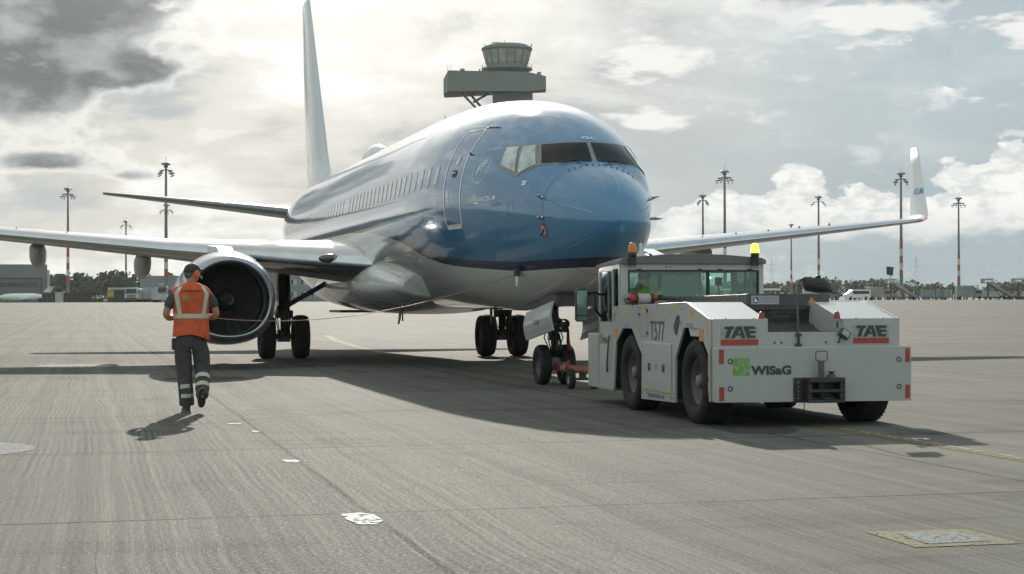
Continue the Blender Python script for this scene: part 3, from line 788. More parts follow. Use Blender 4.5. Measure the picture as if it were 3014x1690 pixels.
# open nose gear doors: gently curved panels
for s_ in (-1, 1):
    P_ = []; Q_ = []
    N1 = 10
    for i in range(N1+1):
        y = 2.28+1.72*i/N1
        for j in range(5):
            t = j/4; top = 1.42-.115*(y-2.28); bot_ = top-.47+.0*i; z = top+(bot_-top)*t
            P_.append((s_*(.46+.05*sin(pi*t)), y, z)); Q_.append((s_*(.49+.05*sin(pi*t)), y, z))
    fs = []
    nP = len(P_)
    for i in range(N1):
        for j in range(4):
            a, b, c, d = i*5+j, i*5+j+1, (i+1)*5+j+1, (i+1)*5+j
            fs += [(a, b, c, d), (a+nP, d+nP, c+nP, b+nP)]
    for i in range(N1): fs += [(i*5, (i+1)*5, (i+1)*5+nP, i*5+nP), (i*5+4, i*5+4+nP, (i+1)*5+4+nP, (i+1)*5+4)]
    fs += [(j, j+nP, j+1+nP, j+1) for j in range(4)]+[(N1*5+j, N1*5+j+1, N1*5+j+1+nP, N1*5+j+nP) for j in range(4)]
    dr = MB().add(P_+Q_, fs, 0, False).build('nose_gear_door', mat('door_grey', (.44, .46, .46), .3, var=.05, coat=.3), plane)
    if s_ < 0: text_on('GC-BD', lambda x, y: (-.548, 3.28-x, 1.03+y), M_TXT, dr, size=.085, sx=.9)
MB().box(-.42, 2.3, 1.33, .42, 4.3, 1.52).build('wheel_bay', M_DARK, plane)
for s_ in (-1, 1):
    mg = MB(); gx = s_*2.86
    mg.tube([(gx, 19.6, .55), (gx, 19.6, 1.25)], .085, 14).tube([(gx, 19.6, 1.1), (gx-s_*.02, 19.55, 2.35)], .145, 16).box(gx-.15, 19.4, .42, gx+.15, 19.8, .72)
    mg.tube([(gx-.42, 19.6, .555), (gx+.42, 19.6, .555)], .07, 12)
    mg.box(gx-.20, 19.42, 1.02, gx+.22, 19.70, 1.22).tube([(gx-s_*.1, 19.55, 1.35), (gx-s_*1.30, 19.3, 2.05)], .065, 10)
    mo = mg.build('main_gear', M_DARK, plane)
    MB().tube([(gx, 19.45, .62), (gx+s_*-.0, 19.15, .92), (gx, 19.45, 1.22)], .03, 8).tube([(gx+.10, 19.45, .62), (gx+.10, 19.15, .92), (gx+.10, 19.45, 1.22)], .03, 8).build('torque_link', M_DARK, mo)
    MB().tube([(gx+s_*.10, 19.5, 1.30), (gx+s_*.40, 19.45, 1.42), (gx+s_*.42, 19.5, 1.52), (gx+s_*.22, 19.5, 1.62)], .022, 6).tube([(gx+s_*.10, 19.5, 1.25), (gx+s_*.42, 19.45, 1.40)], .02, 6).build('linkage', M_DARK, mo)
    h_ = MB()
    for q in range(10):
        a = random.uniform(-.2, .2); h_.tube([(gx+a, 19.42, 2.1), (gx+a+random.uniform(-.08, .08), 19.38, 1.5), (gx+a+random.uniform(-.1, .1), 19.36, 1.0), (gx+a*.7, 19.4, .55)], .014, 5)
    h_.build('hydraulic_hose', M_BLACK, mo)
    MB().prism([(19.1, 2.3), (20.2, 2.3), (20.15, 1.5), (19.9, 1.1), (19.4, 1.05), (19.15, 1.5)], gx+s_*.19, gx+s_*.215).build('gear_door', M_WINGLO, mo)
    tyre(gx-.43, 19.6, .555, .40, plane); tyre(gx+.43, 19.6, .555, .40, plane)
    MB().prism([(18.6, 1.16), (20.6, 1.16), (20.6, 1.22), (18.6, 1.22)], s_*.25, s_*1.55).build('wheel_well', M_DARK, plane)
# ================================================================ TOW TRACTOR  (local: x = right, y = forward, origin under the rear axle)
tug = thing('tow_tractor', 'white low aircraft tow tractor numbered T577 parked in front of the airliner nose', 'tow tractor', (0.11607, -5.69139, 0), radians(-2.0))
VL, VR, UR = -1.12, 1.145, -.575
SIDE = [(-.575, .285), (-.545, .285), (-.535, .80), (-.185, 1.095), (.354, 1.095), (.683, .73), (.70, .205), (2.12, .175), (2.095, .74), (2.546, 1.055), (2.98, 1.05), (3.324, .85), (3.45, .215), (3.487, .215), (3.472, 1.337), (.263, 1.394), (-.575, 1.203)]
body = MB().prism(SIDE, VL, VL+.03).build('body_side', M_TWHITE, tug, bevel=.005)
MB().prism(SIDE, VR-.03, VR).build('body_side', M_TWHITE, tug, bevel=.005)
rear = MB().prism([(VL+.032, .285), (VR-.032, .285), (VR-.032, 1.203), (.457, 1.203), (.457, 1.05), (-.438, 1.05), (-.438, 1.203), (VL+.032, 1.203)], UR-.012, UR+.02, 'xz').build('rear_panel', M_TWHITE, tug, bevel=.004)
# sloped boxes over the rear wheels
for (a, b) in ((VL+.032, -.438), (.457, VR-.032)):
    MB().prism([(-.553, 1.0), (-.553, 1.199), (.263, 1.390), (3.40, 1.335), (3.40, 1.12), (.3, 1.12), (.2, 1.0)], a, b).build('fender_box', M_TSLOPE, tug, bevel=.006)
    for q in (.25, .75): MB().ellip((a+(b-a)*q, -.565, 1.207), (.012, .012, .008), 8).build('bolt', M_STEEL, tug)
# chassis underneath
MB().box(-.80, -.50, .30, .80, 3.3, .98).box(-1.05, .75, .26, 1.05, 2.05, .95).build('chassis', M_BLACK, tug)
for q_, (xa, xb) in enumerate(((VL+.028, VL+.42), (VR-.028, VR-.42))):
    for arch in ([(-.55, .30), (-.537, .80), (-.186, 1.093), (.352, 1.093), (.681, .73), (.698, .24)], [(2.122, .24), (2.097, .74), (2.546, 1.053), (2.98, 1.048), (3.322, .85), (3.448, .24)]):
        wa = MB(); V_ = [(xa, a_, b_) for a_, b_ in arch]+[(xb, a_, b_) for a_, b_ in arch]
        wa.add(V_, [(i, i+1, i+7, i+6) for i in range(5)]); wa.add([(xb, a_, b_) for a_, b_ in arch], [tuple(range(6))])
        wa.build('wheel_arch', M_BLACK, tug, fixn=False)
# wheels
def tug_wheel(x, y, side):
    r_, w_ = .485, .36; h = w_/2; rim = .56
    prof = [(-h*.55, r_*rim), (-h*.85, r_*(rim+.05)), (-h, r_*.80), (-h*.92, r_*.93), (-h*.75, r_*.985), (-h*.5, r_), (h*.5, r_), (h*.75, r_*.985), (h*.92, r_*.93), (h, r_*.80), (h*.85, r_*(rim+.05)), (h*.55, r_*rim)]
    wh = MB().lathe(prof, 56, 'x')
    for k in range(44):                      # tread blocks
        a = 2*pi*k/44; M_ = Matrix.Rotation(a, 4, 'X')
        for q in (-1, 1): wh.box(q*h*.50-.055, -.018, r_*.985, q*h*.50+.055, .018, r_*1.008, 0, M_)
    wo = wh.build('wheel', M_TYRE, tug); wo.location = (x, y, r_*1.0)
    rp = [(-h*.60, r_*rim), (-h*.62, r_*rim*.93), (-h*.30, r_*rim*.86), (-h*.05, r_*rim*.62), (h*.0, r_*rim*.40), (-h*.40, r_*rim*.36), (-h*.42, r_*rim*.30), (-h*.55, r_*rim*.28), (-h*.56, .002)]
    rp = [(side*-1*-a if side > 0 else a, b) for a, b in rp]
    if side > 0: rp = [(abs(a), b) for a, b in rp]
    rm = MB().lathe(rp, 36, 'x')
    for k in range(8):
        a = 2*pi*k/8+.2; rm.ellip((side*h*.08, r_*rim*.52*cos(a), r_*rim*.52*sin(a)), (.018, .020, .020), 8)
    rm.build('rim', M_RIM, wo); hb = MB().lathe([(0, .075), (side*.02, .07), (side*.028, .0)], 24, 'x', (side*h*.56, 0, 0)).build('hub_cap', mat('hub_grey', (.17, .175, .17), .5, var=.3, scale=20), wo)
for y in (.06, 2.72):
    tug_wheel(VL+.19, y, -1); tug_wheel(VR-.19, y, 1)
MB().tube([(-.9, .06, .485), (.9, .06, .485)], .07).tube([(-.9, 2.72, .485), (.9, 2.72, .485)], .07).build('axle', M_BLACK, tug)
# rear ballast plate
plate = MB().prism([(-1.10, .285), (1.205, .275), (1.205, .88), (1.19, .892), (-1.085, .892), (-1.10, .88)], -.75, -.60, 'xz').build('ballast_plate', M_TWHITE, tug, bevel=.008)
for (x, z) in ((-.94, .737), (-.94, .437), (1.055, .742), (1.055, .437)):
    MB().lathe([(0, .030), (-.004, .030), (-.004, .020), (0, .019)], 20, 'y', (x, -.752, z)).build('lifting_eye', M_DARK, plate)
for x0, x1, z0, z1 in ((-1.068, -1.012, .71, .867), (-1.068, -1.010, .302, .455), (1.131, 1.184, .711, .866), (1.129, 1.183, .304, .457)):
    MB().box(x0, -.7545, z0, x1, -.749, z1).build('reflector', M_RED, plate)
for (x, z) in ((-.56, .78), (-.62, .885), (-.5, .885), (-.35, .52), (-.46, .52), (-.39, .40), (.60, .885)):
    MB().ellip((x, -.751, z), (.006, .004, .006), 8).build('bolt', M_STEEL, plate)
# green square emblem with two white arrows cut through, and the name
rm_ = lambda ox, oz, y=-.7535: (lambda x, y_: (ox+x, y, oz+y_))
def emblem(parent, mp, s, name='emblem'):
    """square cut by two light zig-zag lines"""
    P = [[(0, 1), (.42, 1), (.30, .72), (.30, .38), (0, .66)], [(.50, 1), (1, 1), (1, .62), (.62, .62), (.62, .86), (.40, .66)],
         [(0, .56), (.26, .30), (.26, 0), (0, 0)], [(.36, .62), (.58, .80), (.58, .56), (1, .56), (1, .42), (.74, .16), (.74, .42), (.40, .42), (.40, .5)],
         [(.36, 0), (.36, .34), (.62, .34), (.62, 0)], [(.68, .34), (.68, .05), (1, .34), (1, 0), (.68, 0)]]
    P = [[(0, 1), (.40, 1), (.36, .80), (.36, .52), (.0, .58)], [(.46, 1), (1, 1), (1, .70), (.60, .92), (.44, .78)],
         [(0, .52), (.28, .24), (.34, .46), (.42, .70), (.60, .84), (.60, .56), (.72, .30), (.60, .10), (.34, 0), (0, 0)],
         [(.66, .82), (1, .62), (1, .34), (.78, .34), (.66, .60)], [(.46, 0), (1, 0), (1, .28), (.80, .22), (.66, .04)]]
    mb = MB()
    for po in P:
        tri = tessellate_polygon([[Vector((a, b, 0)) for a, b in po]])
        mb.add([mp(a*s, b*s) for a, b in po], [tuple(t) for t in tri])
    return mb.build(name, M_GREEN, parent, fixn=False)
emblem(plate, rm_(-.905, .583), .188)
text_on('WISaG', rm_(-.690, .592), M_TXT, plate, size=.090, bold=.0065, sx=1.22, spacing=1.02)
# tow hitch at the rear
ht = MB().box(-.205, -.80, .28, .345, -.751, .55)
ht = MB().box(-.205, -.775, .275, -.09, -.751, .55).box(-.09, -.93, .50, .335, -.751, .55).box(-.09, -.93, .275, .335, -.751, .31).box(-.09, -.92, .39, .335, -.751, .425).box(-.09, -.90, .31, -.045, -.751, .5).box(.285, -.90, .31, .35, -.751, .55)
hitch = ht.build('tow_hitch', mat('hitch_black', (.030, .034, .032), .5, var=.4, scale=14, bump=.3), tug, bevel=.006)
MB().box(-.04, -.765, .32, .28, -.751, .50).build('hitch_recess', M_BLACK, hitch)
MB().tube([(.085, -.85, .30), (.085, -.85, .74)], .034, 14).build('hitch_pin', M_DARK, hitch)
MB().tube([(.045, -.85, .735), (.022, -.85, .755), (.022, -.85, .83), (.035, -.85, .845), (.143, -.85, .845), (.156, -.85, .83), (.156, -.85, .755), (.13, -.85, .735), (.045, -.85, .735)], .007, 8).build('pin_handle', mat('handle_red', (.20, .06, .045), .5), hitch)
MB().lathe([(0, .05), (.03, .045), (.035, .025), (.06, .03), (.062, .04), (.07, .04), (.072, .0)], 16, 'z', (.205, -.85, .55)).build('hitch_knob', M_DARK, hitch)
for z in (.32, .36, .40, .45, .5): MB().ellip((-.155, -.778, z), (.012, .008, .012), 8).build('bolt', M_STEEL, hitch)
MB().tube([(-.09, -.8, .30), (-.10, -.80, .20), (-.085, -.8, .14)], .005, 6).build('chain', M_DARK, hitch)
# maker's plates: block letters on grey, red bar below
def tae(parent, x0, x1, z0, z1, yy):
    W_, H_ = x1-x0, z1-z0
    pl = MB().box(x0, yy-.004, z0, x1, yy, z1).build('maker_plate', mat('plate_grey', (.33, .34, .32), .5, var=.2, scale=12), parent)
    L_ = [[(.14, .98), (.44, .98), (.42, .72), (.33, .72), (.25, .08), (.12, .08), (.22, .72), (.12, .72)],
          [(.36, .08), (.52, .98), (.66, .98), (.70, .72), (.70, .08), (.58, .08), (.58, .28), (.48, .28), (.46, .08)],
          [(.70, .98), (.95, .98), (.95, .78), (.82, .78), (.83, .62), (.95, .62), (.95, .44), (.85, .44), (.87, .26), (.95, .26), (.95, .08), (.80, .08)]]
    L_ = [[(.10, .95), (.36, .95), (.34, .74), (.29, .74), (.21, .08), (.10, .08), (.18, .74), (.08, .74)],
          [(.26, .08), (.42, .95), (.56, .95), (.66, .08), (.55, .08), (.53, .28), (.42, .28), (.37, .08)],
          [(.60, .95), (.93, .95), (.93, .75), (.76, .75), (.77, .62), (.93, .62), (.93, .44), (.79, .44), (.80, .28), (.93, .28), (.93, .08), (.70, .08)]]
    hole = [(.46, .44), (.52, .44), (.50, .70)]
    mb = MB()
    for po in L_:
        tri = tessellate_polygon([[Vector((a, b, 0)) for a, b in po]])
        mb.add([(x0+a*W_, yy-.0065, z0+b*H_) for a, b in po], [tuple(t) for t in tri])
    mb.build('lettering', M_TXT, pl, fixn=False)
    MB().add([(x0+a*W_, yy-.008, z0+b*H_) for a, b in hole], [(0, 1, 2)]).build('lettering_gap', mat('plate_grey', (.33, .34, .32)), pl, fixn=False)
    MB().box(x0-.002, yy-.005, z0-.064, x1+.002, yy, z0-.002).build('red_bar', M_RED, pl)
tae(rear, -.99, -.557, .976, 1.127, UR-.0125); tae(rear, .579, 1.005, .984, 1.130, UR-.0125)
# red corner lamps
for x in (-.495, .405):
    MB().lathe([(0, .037), (.03, .036), (.075, .026), (.085, .0)], 18, 'z', (x+.0, -.535, 1.20)).build('rear_lamp', M_REDM, tug)
MB().add([(.456, -.30, 1.13+.04*sin(2*pi*k/16)) for k in range(1)], []).add([(.4555, -.42+.030*cos(2*pi*k/16), 1.13+.042*sin(2*pi*k/16)) for k in range(16)], [tuple(range(16))]).build('round_sign', M_BLUESG, tug, fixn=False)
# well between the boxes: tread plate deck with red stripes
m, nt, b = newmat('tread_plate'); c = ocoord(); M_TREAD = m
x_, y_, z_ = sep(c)
v1 = voro(comb(x_*34, y_*34, 0), 1.0)
nt.links.new(mixc(ss(v1, .15, .45), (.22, .235, .235), (.06, .066, .066)).s, b.inputs['Base Color']); b.inputs['Roughness'].default_value = .42; b.inputs['Metallic'].default_value = .25
bn = nt.nodes.new('ShaderNodeBump'); bn.inputs['Strength'].default_value = .6; bn.inputs['Distance'].default_value = .006; bn.invert = True
nt.links.new(v1.s, bn.inputs['Height']); nt.links.new(bn.outputs[0], b.inputs['Normal'])
deck = MB().box(-.436, -.552, 1.0, .455, .10, 1.052).add([(-.436, .10, 1.052), (.455, .10, 1.052), (.455, .52, 1.175), (-.436, .52, 1.175)], [(0, 1, 2, 3)]).build('tread_deck', M_TREAD, tug)
for x0, x1 in ((-.26, -.03), (.09, .36)):
    MB().add([(x1, -.54, 1.0545), (x1+.035, -.54, 1.0545), (x0+.035, .09, 1.0545), (x0, .09, 1.0545)], [(0, 1, 2, 3)]).build('stripe', M_RED, deck)
# battery cover
bat = MB().prism([(-.32, 1.349), (.71, 1.349), (.71, 1.487), (-.32, 1.487)], .42, .46, 'xz').build('battery_cover', M_TBOX, tug, bevel=.004)
MB().add([(-.32, .46, 1.10), (.71, .46, 1.10), (.71, 2.95, 1.10), (-.52, 2.95, 1.10), (-.32, .46, 1.484), (.71, .46, 1.484), (.71, 2.95, 1.452), (-.52, 2.95, 1.452)], [(0, 3, 2, 1), (4, 5, 6, 7), (0, 1, 5, 4), (1, 2, 6, 5), (2, 3, 7, 6), (3, 0, 4, 7)]).build('cover_top', M_TBOX, bat, bevel=.004)
for k in range(12):
    u = .60+k*.19; xx = -.32-(u-.46)/2.49*.20
    MB().box(xx-.004, u, 1.415, xx+.01, u+.11, 1.435).build('vent_slot', M_BLACK, bat)
for k in range(16):
    u = .56+k*.10+random.uniform(-.03, .03); xx = -.30-(u-.46)/2.49*.18+random.uniform(0, .10)
    MB().box(xx, u, 1.482-(u-.46)*.0125, xx+random.uniform(.02, .06), u+random.uniform(.02, .06), 1.490+random.uniform(.0, .012)-(u-.46)*.0125).build('latch', M_CHROME, bat)
MB().box(-.27, .414, 1.363, .075, .42, 1.466).build('notice', mat('notice_white', (.40, .42, .43), .5, var=.06), bat)
nb = MB().add([(-.213+.038*cos(2*pi*k/24), .4125, 1.414+.038*sin(2*pi*k/24)) for k in range(24)], [tuple(range(24))][0:1]).build('round_sign', M_BLUESG, bat, fixn=False)
MB().ellip((-.222, .4115, 1.426), (.011, .001, .013), 10).add([(-.24, .411, 1.395), (-.205, .411, 1.388), (-.188, .411, 1.41), (-.21, .411, 1.418), (-.235, .411, 1.41)], [(0, 1, 2, 3, 4)]).build('sign_figure', M_LETTERW, nb, fixn=False)
for z in (1.443, 1.416, 1.388): MB().box(-.145, .4125, z, .055, .4135, z+.004).build('notice_line', M_TXT2, bat)
MB().add([(.435, .4185, 1.380), (.535, .4185, 1.380), (.485, .4185, 1.455)], [(0, 1, 2)]).build('warning_sign', mat('sign_orange', (.62, .22, .04), .5), bat, fixn=False)
MB().box(.425, .4145, 1.355, .545, .42, 1.376).build('sticker', M_BSTICK, bat)
rec = MB().prism([(-.30, 1.10), (.70, 1.10), (.70, 1.35), (-.30, 1.35)], .435, .455, 'xz').build('battery_case', M_BLACK, bat)
MB().box(-.30, .40, 1.30, .70, .434, 1.347).build('case_rail', M_DARK, bat)
text_on('HAWKER', lambda x, y: (-.03+x, .433, 1.262+y), M_TXT2, rec, size=.040, bold=.003, sx=1.35)
text_on('Water Less', lambda x, y: (-.03+x, .433, 1.205+y), M_TXT2, rec, size=.036, bold=.001, sx=1.05, shear=.25)
# side details, left
sx_ = VL-.0015
def sbox(name, u0, u1, z0, z1, m_, d=.003, parent=body): return MB().box(VL-d, u0, z0, VL+.001, u1, z1).build(name, m_, parent)
text_on('T577', lambda x, y: (VL-.003, 1.715-x, .928+y), M_TXT2, body, size=.236, bold=.004, sx=.86)
text_on('CHALLENGER 150', lambda x, y: (VL-.003, 1.84-x, .222+y), M_TXT2, body, size=.046, bold=.001, sx=1.35)
text_on('D', lambda x, y: (VL-.003, .86-x, .222+y), M_TXT2, body, size=.046, bold=.001)
def outline(name, pts, m_, w_=.007, parent=body):
    mb = MB(); N = len(pts)
    for i in range(N):
        a, b = Vector(pts[i]), Vector(pts[(i+1) % N]); t = (b-a).normalized(); n = Vector((-t.y, t.x))*w_/2; a = a-t*w_/2; b = b+t*w_/2
        mb.add([(VL-.002-.0004*(i%2), p.x, p.y) for p in (a+n, b+n, b-n, a-n)], [(0, 1, 2, 3)])
    return mb.build(name, m_, parent, fixn=False)
outline('hatch', [(2.26, 1.32), (1.86, 1.312), (1.825, .968), (2.10, .962), (2.195, 1.02)], M_TXT2, .006)
for z in (1.265, .985): sbox('hinge', 1.815, 1.845, z, z+.045, M_DARK, .012)
sbox('latch', 2.165, 2.215, 1.225, 1.255, M_DARK, .01)
dr_ = MB().box(VL-.014, .815, .30, VL, 2.005, .895).build('access_door', M_TWHITE, body, bevel=.006)
for u in (1.12, 1.72): MB().box(VL-.017, u-.05, .545, VL-.0135, u+.05, .64).build('door_latch', M_BLACK, dr_, bevel=.01)
MB().box(VL-.016, 1.40, .565, VL-.0135, 1.46, .64).build('sticker', M_BSTICK, dr_)
MB().box(VL-.016, 1.78, .31, VL-.0135, 1.92, .36).build('sticker', M_YSTICK, dr_); MB().box(VL-.016, .88, .31, VL-.0135, 1.02, .37).build('sticker', M_YSTICK, dr_)
hexo = [(.535, 1.243), (.60, 1.235), (.745, 1.10), (.685, 1.02), (.62, .995), (.50, 1.19)]
MB().prism([(.555, 1.245), (.62, 1.225), (.735, 1.12), (.735, 1.08), (.66, 1.00), (.60, 1.01), (.505, 1.17), (.51, 1.22)], VL-.004, VL+.02).build('hand_hole', M_BLACK, body)
for (u0, u1, z0, z1, m_) in ((3.33, 3.45, 1.255, 1.315, M_YSTICK), (2.72, 2.86, 1.26, 1.325, M_YSTICK), (1.93, 2.05, 1.272, 1.335, M_YSTICK), (.70, .86, 1.31, 1.372, M_YSTICK), (-.02, .10, 1.215, 1.29, M_YSTICK),
                             (-.53, -.47, 1.00, 1.17, M_YSTICK), (-.57, -.535, .56, .80, M_YSTICK), (-.57, -.535, .38, .50, M_YSTICK), (-.38, -.22, .95, 1.09, M_OSTICK), (3.21, 3.37, .92, 1.04, M_OSTICK),
                             (2.68, 2.90, 1.07, 1.11, M_BSTICK), (.02, .26, 1.105, 1.15, M_BSTICK), (.42, .50, 1.12, 1.175, M_BSTICK), (.41, .50, 1.08, 1.115, M_YSTICK)):
    sbox('sticker', u0, u1, z0, z1, m_)
for (u, z) in ((3.38, 1.325), (3.22, 1.325), (3.2, 1.235), (3.32, 1.235), (2.60, 1.34), (2.48, 1.34), (2.28, 1.345), (2.16, 1.345), (1.42, 1.35), (.52, 1.37), (.40, 1.37), (.46, 1.315), (.34, 1.315), (1.7, 1.24), (1.0, 1.22), (.85, 1.25), (2.05, .84), (.84, .84), (.76, .26), (2.06, .26)):
    MB().ellip((VL-.001, u, z), (.005, .011, .011), 8).build('bolt', M_DARK, body)
MB().add([(VL-.002, 3.40+.03*cos(2*pi*k/16), 1.19+.055*sin(2*pi*k/16)) for k in range(16)], [tuple(range(16))]).build('round_sign', M_BSTICK, body, fixn=False)
# ---- cab
CL, CR, CB, CF = VL+.01, .88, 3.12, 4.24
cab = MB()
# rear wall with window opening
for (x0, x1, z0, z1) in ((CL, -1.0, 1.30, 1.90), (.805, CR, 1.30, 1.90), (-1.0, .805, 1.815, 1.90), (-1.0, .805, 1.30, 1.43)): cab.box(x0, CB-.02, z0, x1, CB+.03, z1)
# front wall
for (x0, x1, z0, z1) in ((CL, CL+.07, .9, 1.88), (CR-.07, CR, .9, 1.88), (CL+.07, CR-.07, 1.80, 1.88), (CL+.07, CR-.07, .9, 1.22)): cab.box(x0, CF-.05, z0, x1, CF, z1)
# sides
for x0 in (CL, CR-.04):
    cab.box(x0, CB+.03, 1.84, x0+.04, CF-.05, 1.90); cab.box(x0, CB+.03, 1.14, x0+.04, CB+.11, 1.84)
cabo = cab.build('cab', M_TWHITE, tug, bevel=.006)
for x0 in (CL, CR-.04):                      # doors
    dd = MB().box(x0-.006, 3.49, .22, x0+.034, 4.20, 1.13).box(x0-.006, 3.49, 1.13, x0+.03, 3.53, 1.86).box(x0-.006, 4.15, 1.13, x0+.03, 4.20, 1.86).box(x0-.006, 3.53, 1.81, x0+.03, 4.15, 1.86).build('cab_door', M_TWHITE, cabo, bevel=.005)
    MB().box(x0+.008, 3.53, 1.13, x0+.014, 4.15, 1.81).build('door_window', M_SHADEGL, dd)
    MB().box(x0-.004, 3.72, 1.13, x0+.022, 3.745, 1.81).build('window_bar', M_STEEL, dd)
    MB().box(x0+.010, 3.23, 1.14, x0+.016, 3.49, 1.84).build('quarter_window', M_CABGL, cabo)
    if x0 < 0:
        emblem(dd, lambda x, y: (CL-.0085, 4.14-x, .83+y), .13)
        text_on('WISaG', lambda x, y: (CL-.0085, 3.98-x, .84+y), M_TXT2, dd, size=.075, bold=.003, sx=1.05)
        text_on('Wir bewegen', lambda x, y: (CL-.0085, 4.14-x, 1.04+y), M_TXT2, dd, size=.04, sx=1.1) if False else None
        MB().tube([(CL-.02, 3.62, .95), (CL-.035, 3.60, .85), (CL-.035, 3.68, .55), (CL-.02, 3.72, .45)], .012, 8).build('grab_handle', M_DARK, dd)
rw = MB().box(-1.0, CB-.004, 1.43, .075, CB+.002, 1.815).build('rear_window', M_CABGL, cabo)
rw2 = MB().box(.115, CB-.004, 1.43, .805, CB+.002, 1.815).build('rear_window', M_CABGL, cabo)
fr = MB()
for (x0, x1, z0, z1) in ((-1.008, -.988, 1.43, 1.815), (.075, .118, 1.43, 1.815), (.790, .812, 1.43, 1.815), (-.988, .790, 1.797, 1.822), (-.988, .075, 1.422, 1.44)): fr.box(x0, CB-.030, z0, x1, CB+.006, z1)
fr.build('window_seal', M_BLACK, cabo)
for x in (-.86, -.02, .26, .68): MB().box(x-.03, CB-.04, 1.818, x+.03, CB-.021, 1.838).build('window_hinge', M_DARK, cabo, bevel=.004)
for x, r_ in ((-.483, .012), (-.425, .008)): MB().ellip((x, CB-.022, 1.858), (r_, .003, r_), 10).build('bolt', M_BLACK, cabo)
MB().box(CL+.07, CF-.03, 1.22, CR-.07, CF-.022, 1.80).build('windscreen', M_CABGL, cabo)
MB().box(.30, CF-.06, 1.2, .36, CF-.015, 1.80).build('windscreen_post', M_TWHITE, cabo)
MB().tube([(.62, CF-.04, 1.24), (.62, CF-.08, 1.5), (.60, CF-.05, 1.72)], .012, 6).box(.56, CF-.09, 1.62, .66, CF-.06, 1.74).build('wiper', M_BLACK, cabo)
roof = MB().loft([[(x, u, z) for x, z in ((VL-.012, 1.90-s*.03), (VL-.006, 1.955-s*.04), (VL+.05, 1.982-s*.055), (-.5, 2.028-s*.06), (-.1, 2.036-s*.06), (.3, 2.026-s*.06), (.84, 1.985-s*.055), (CR+.02, 1.955-s*.04), (CR+.022, 1.90-s*.03))] for u, s in ((3.055, 0), (3.4, .2), (4.0, .7), (4.29, 1.2))], cap=True, smooth=False).build('roof', M_TROOF, cabo, bevel=.006)
for x, lit in ((-.975, 0), (.725, 1)):
    bt = MB().box(x-.045, 2.985, 1.875, x+.045, 3.035, 2.02).tube([(x, 3.01, 1.99), (x, 3.01, 2.05)], .055, 16).build('beacon_bracket', M_BLACK, cabo, bevel=.008)
    MB().lathe([(0, .058), (.02, .056), (.10, .050), (.125, .03), (.13, .0)], 20, 'z', (x, 3.01, 2.05)).build('beacon', M_AMBERLIT if lit else M_AMBER, bt)
    MB().tube([(x-.02, 3.0, 1.9), (x-.06, 2.99, 1.86), (x+.03, 2.99, 1.85), (x+.05, 3.01, 1.93), (x+.05, 3.02, 2.02)], .005, 6).build('cable', M_BLACK, bt)
MB().lathe([(0, .10), (.012, .095), (.03, .05), (.07, .026), (.17, .022), (.175, .0)], 20, 'z', (-.80, 3.2, 2.0)).build('antenna', mat('antenna_white', (.5, .52, .52), .4), cabo)
for x, y in ((-.7, 3.1), (-.31, 3.1)): MB().ellip((x, y, 2.022), (.03, .02, .012), 10).build('roof_knob', M_BLACK, cabo)
# seat, wheel and lever seen through the glass
MB().box(-.85, 3.30, .95, -.35, 3.38, 1.34).box(-.85, 3.42, .95, -.35, 3.85, 1.05).build('seat', M_BLACK, cabo, bevel=.02)
MB().box(.1, 3.9, .9, .8, 4.15, 1.30).box(-.95, 4.0, .9, .1, 4.15, 1.28).build('dashboard', M_BLACK, cabo, bevel=.02)
# front fender / bonnet
MB().prism([(VL+.005, 4.245), (VL+.005, 4.80), (VL+.03, 4.88), (VL+.10, 4.92), (VR-.10, 4.92), (VR-.03, 4.88), (VR, 4.80), (VR, 4.245)], .205, .965, 'xy').build('front_fender', mat('tractor_front_grey', (.36, .37, .35), .42, var=.06, scale=2, coat=.2), tug, bevel=.02)
MB().box(VL+.012, 3.50, .205, VR-.03, 4.24, .26).build('step', M_TWHITE, tug, bevel=.005)
# left mirror
mr = MB().tube([(CL, 4.12, 1.50), (-1.22, 4.08, 1.53), (-1.30, 4.03, 1.53)], .016, 8).tube([(CL, 4.12, 1.20), (-1.20, 4.08, 1.30), (-1.21, 4.08, 1.53)], .016, 8).build('mirror_arm', M_BLACK, tug)
mh = MB().prism([(-1.495, 1.16), (-1.47, 1.13), (-1.345, 1.13), (-1.325, 1.16), (-1.325, 1.555), (-1.345, 1.58), (-1.47, 1.575), (-1.495, 1.54)], 3.99, 4.07, 'xz').build('mirror_housing', M_BLACK, mr, bevel=.01)
MB().prism([(-1.483, 1.22), (-1.337, 1.22), (-1.337, 1.56), (-1.483, 1.555)], 3.983, 3.991, 'xz').build('mirror_glass', M_MIRROR, mh)
MB().prism([(-1.483, 1.145), (-1.337, 1.145), (-1.337, 1.205), (-1.483, 1.205)], 3.983, 3.991, 'xz').build('mirror_glass', M_MIRROR, mh)
# rear mirror on its pole
pm = MB().tube([(-.085, -.615, .885), (-.085, -.615, 1.03), (-.088, -.60, 1.04), (-.07, -.55, 1.35), (-.045, -.52, 1.58), (-.02, -.50, 1.635), (.03, -.49, 1.660), (.13, -.48, 1.662)], .013, 10).box(-.115, -.64, .895, -.055, -.585, .925).box(-.115, -.64, 1.01, -.055, -.585, 1.035).build('mirror_pole', M_DARK, tug)
R_ = []
for (sc, yy) in ((.30, -.56), (.78, -.545), (.97, -.50), (1.0, -.44), (.99, -.42)):
    pts = [(.008, 1.648), (.05, 1.665), (.20, 1.668), (.285, 1.655), (.345, 1.60), (.385, 1.50), (.378, 1.482), (.20, 1.492), (.075, 1.515), (.045, 1.55)]
    cx0, cz0 = .20, 1.58; R_.append([(cx0+(a-cx0)*sc, yy, cz0+(b_-cz0)*sc) for a, b_ in pts])
MB().loft(R_, cap=True).ellip((.20, -.49, 1.672), (.035, .03, .02), 10).build('rear_mirror', M_BLACK, pm)
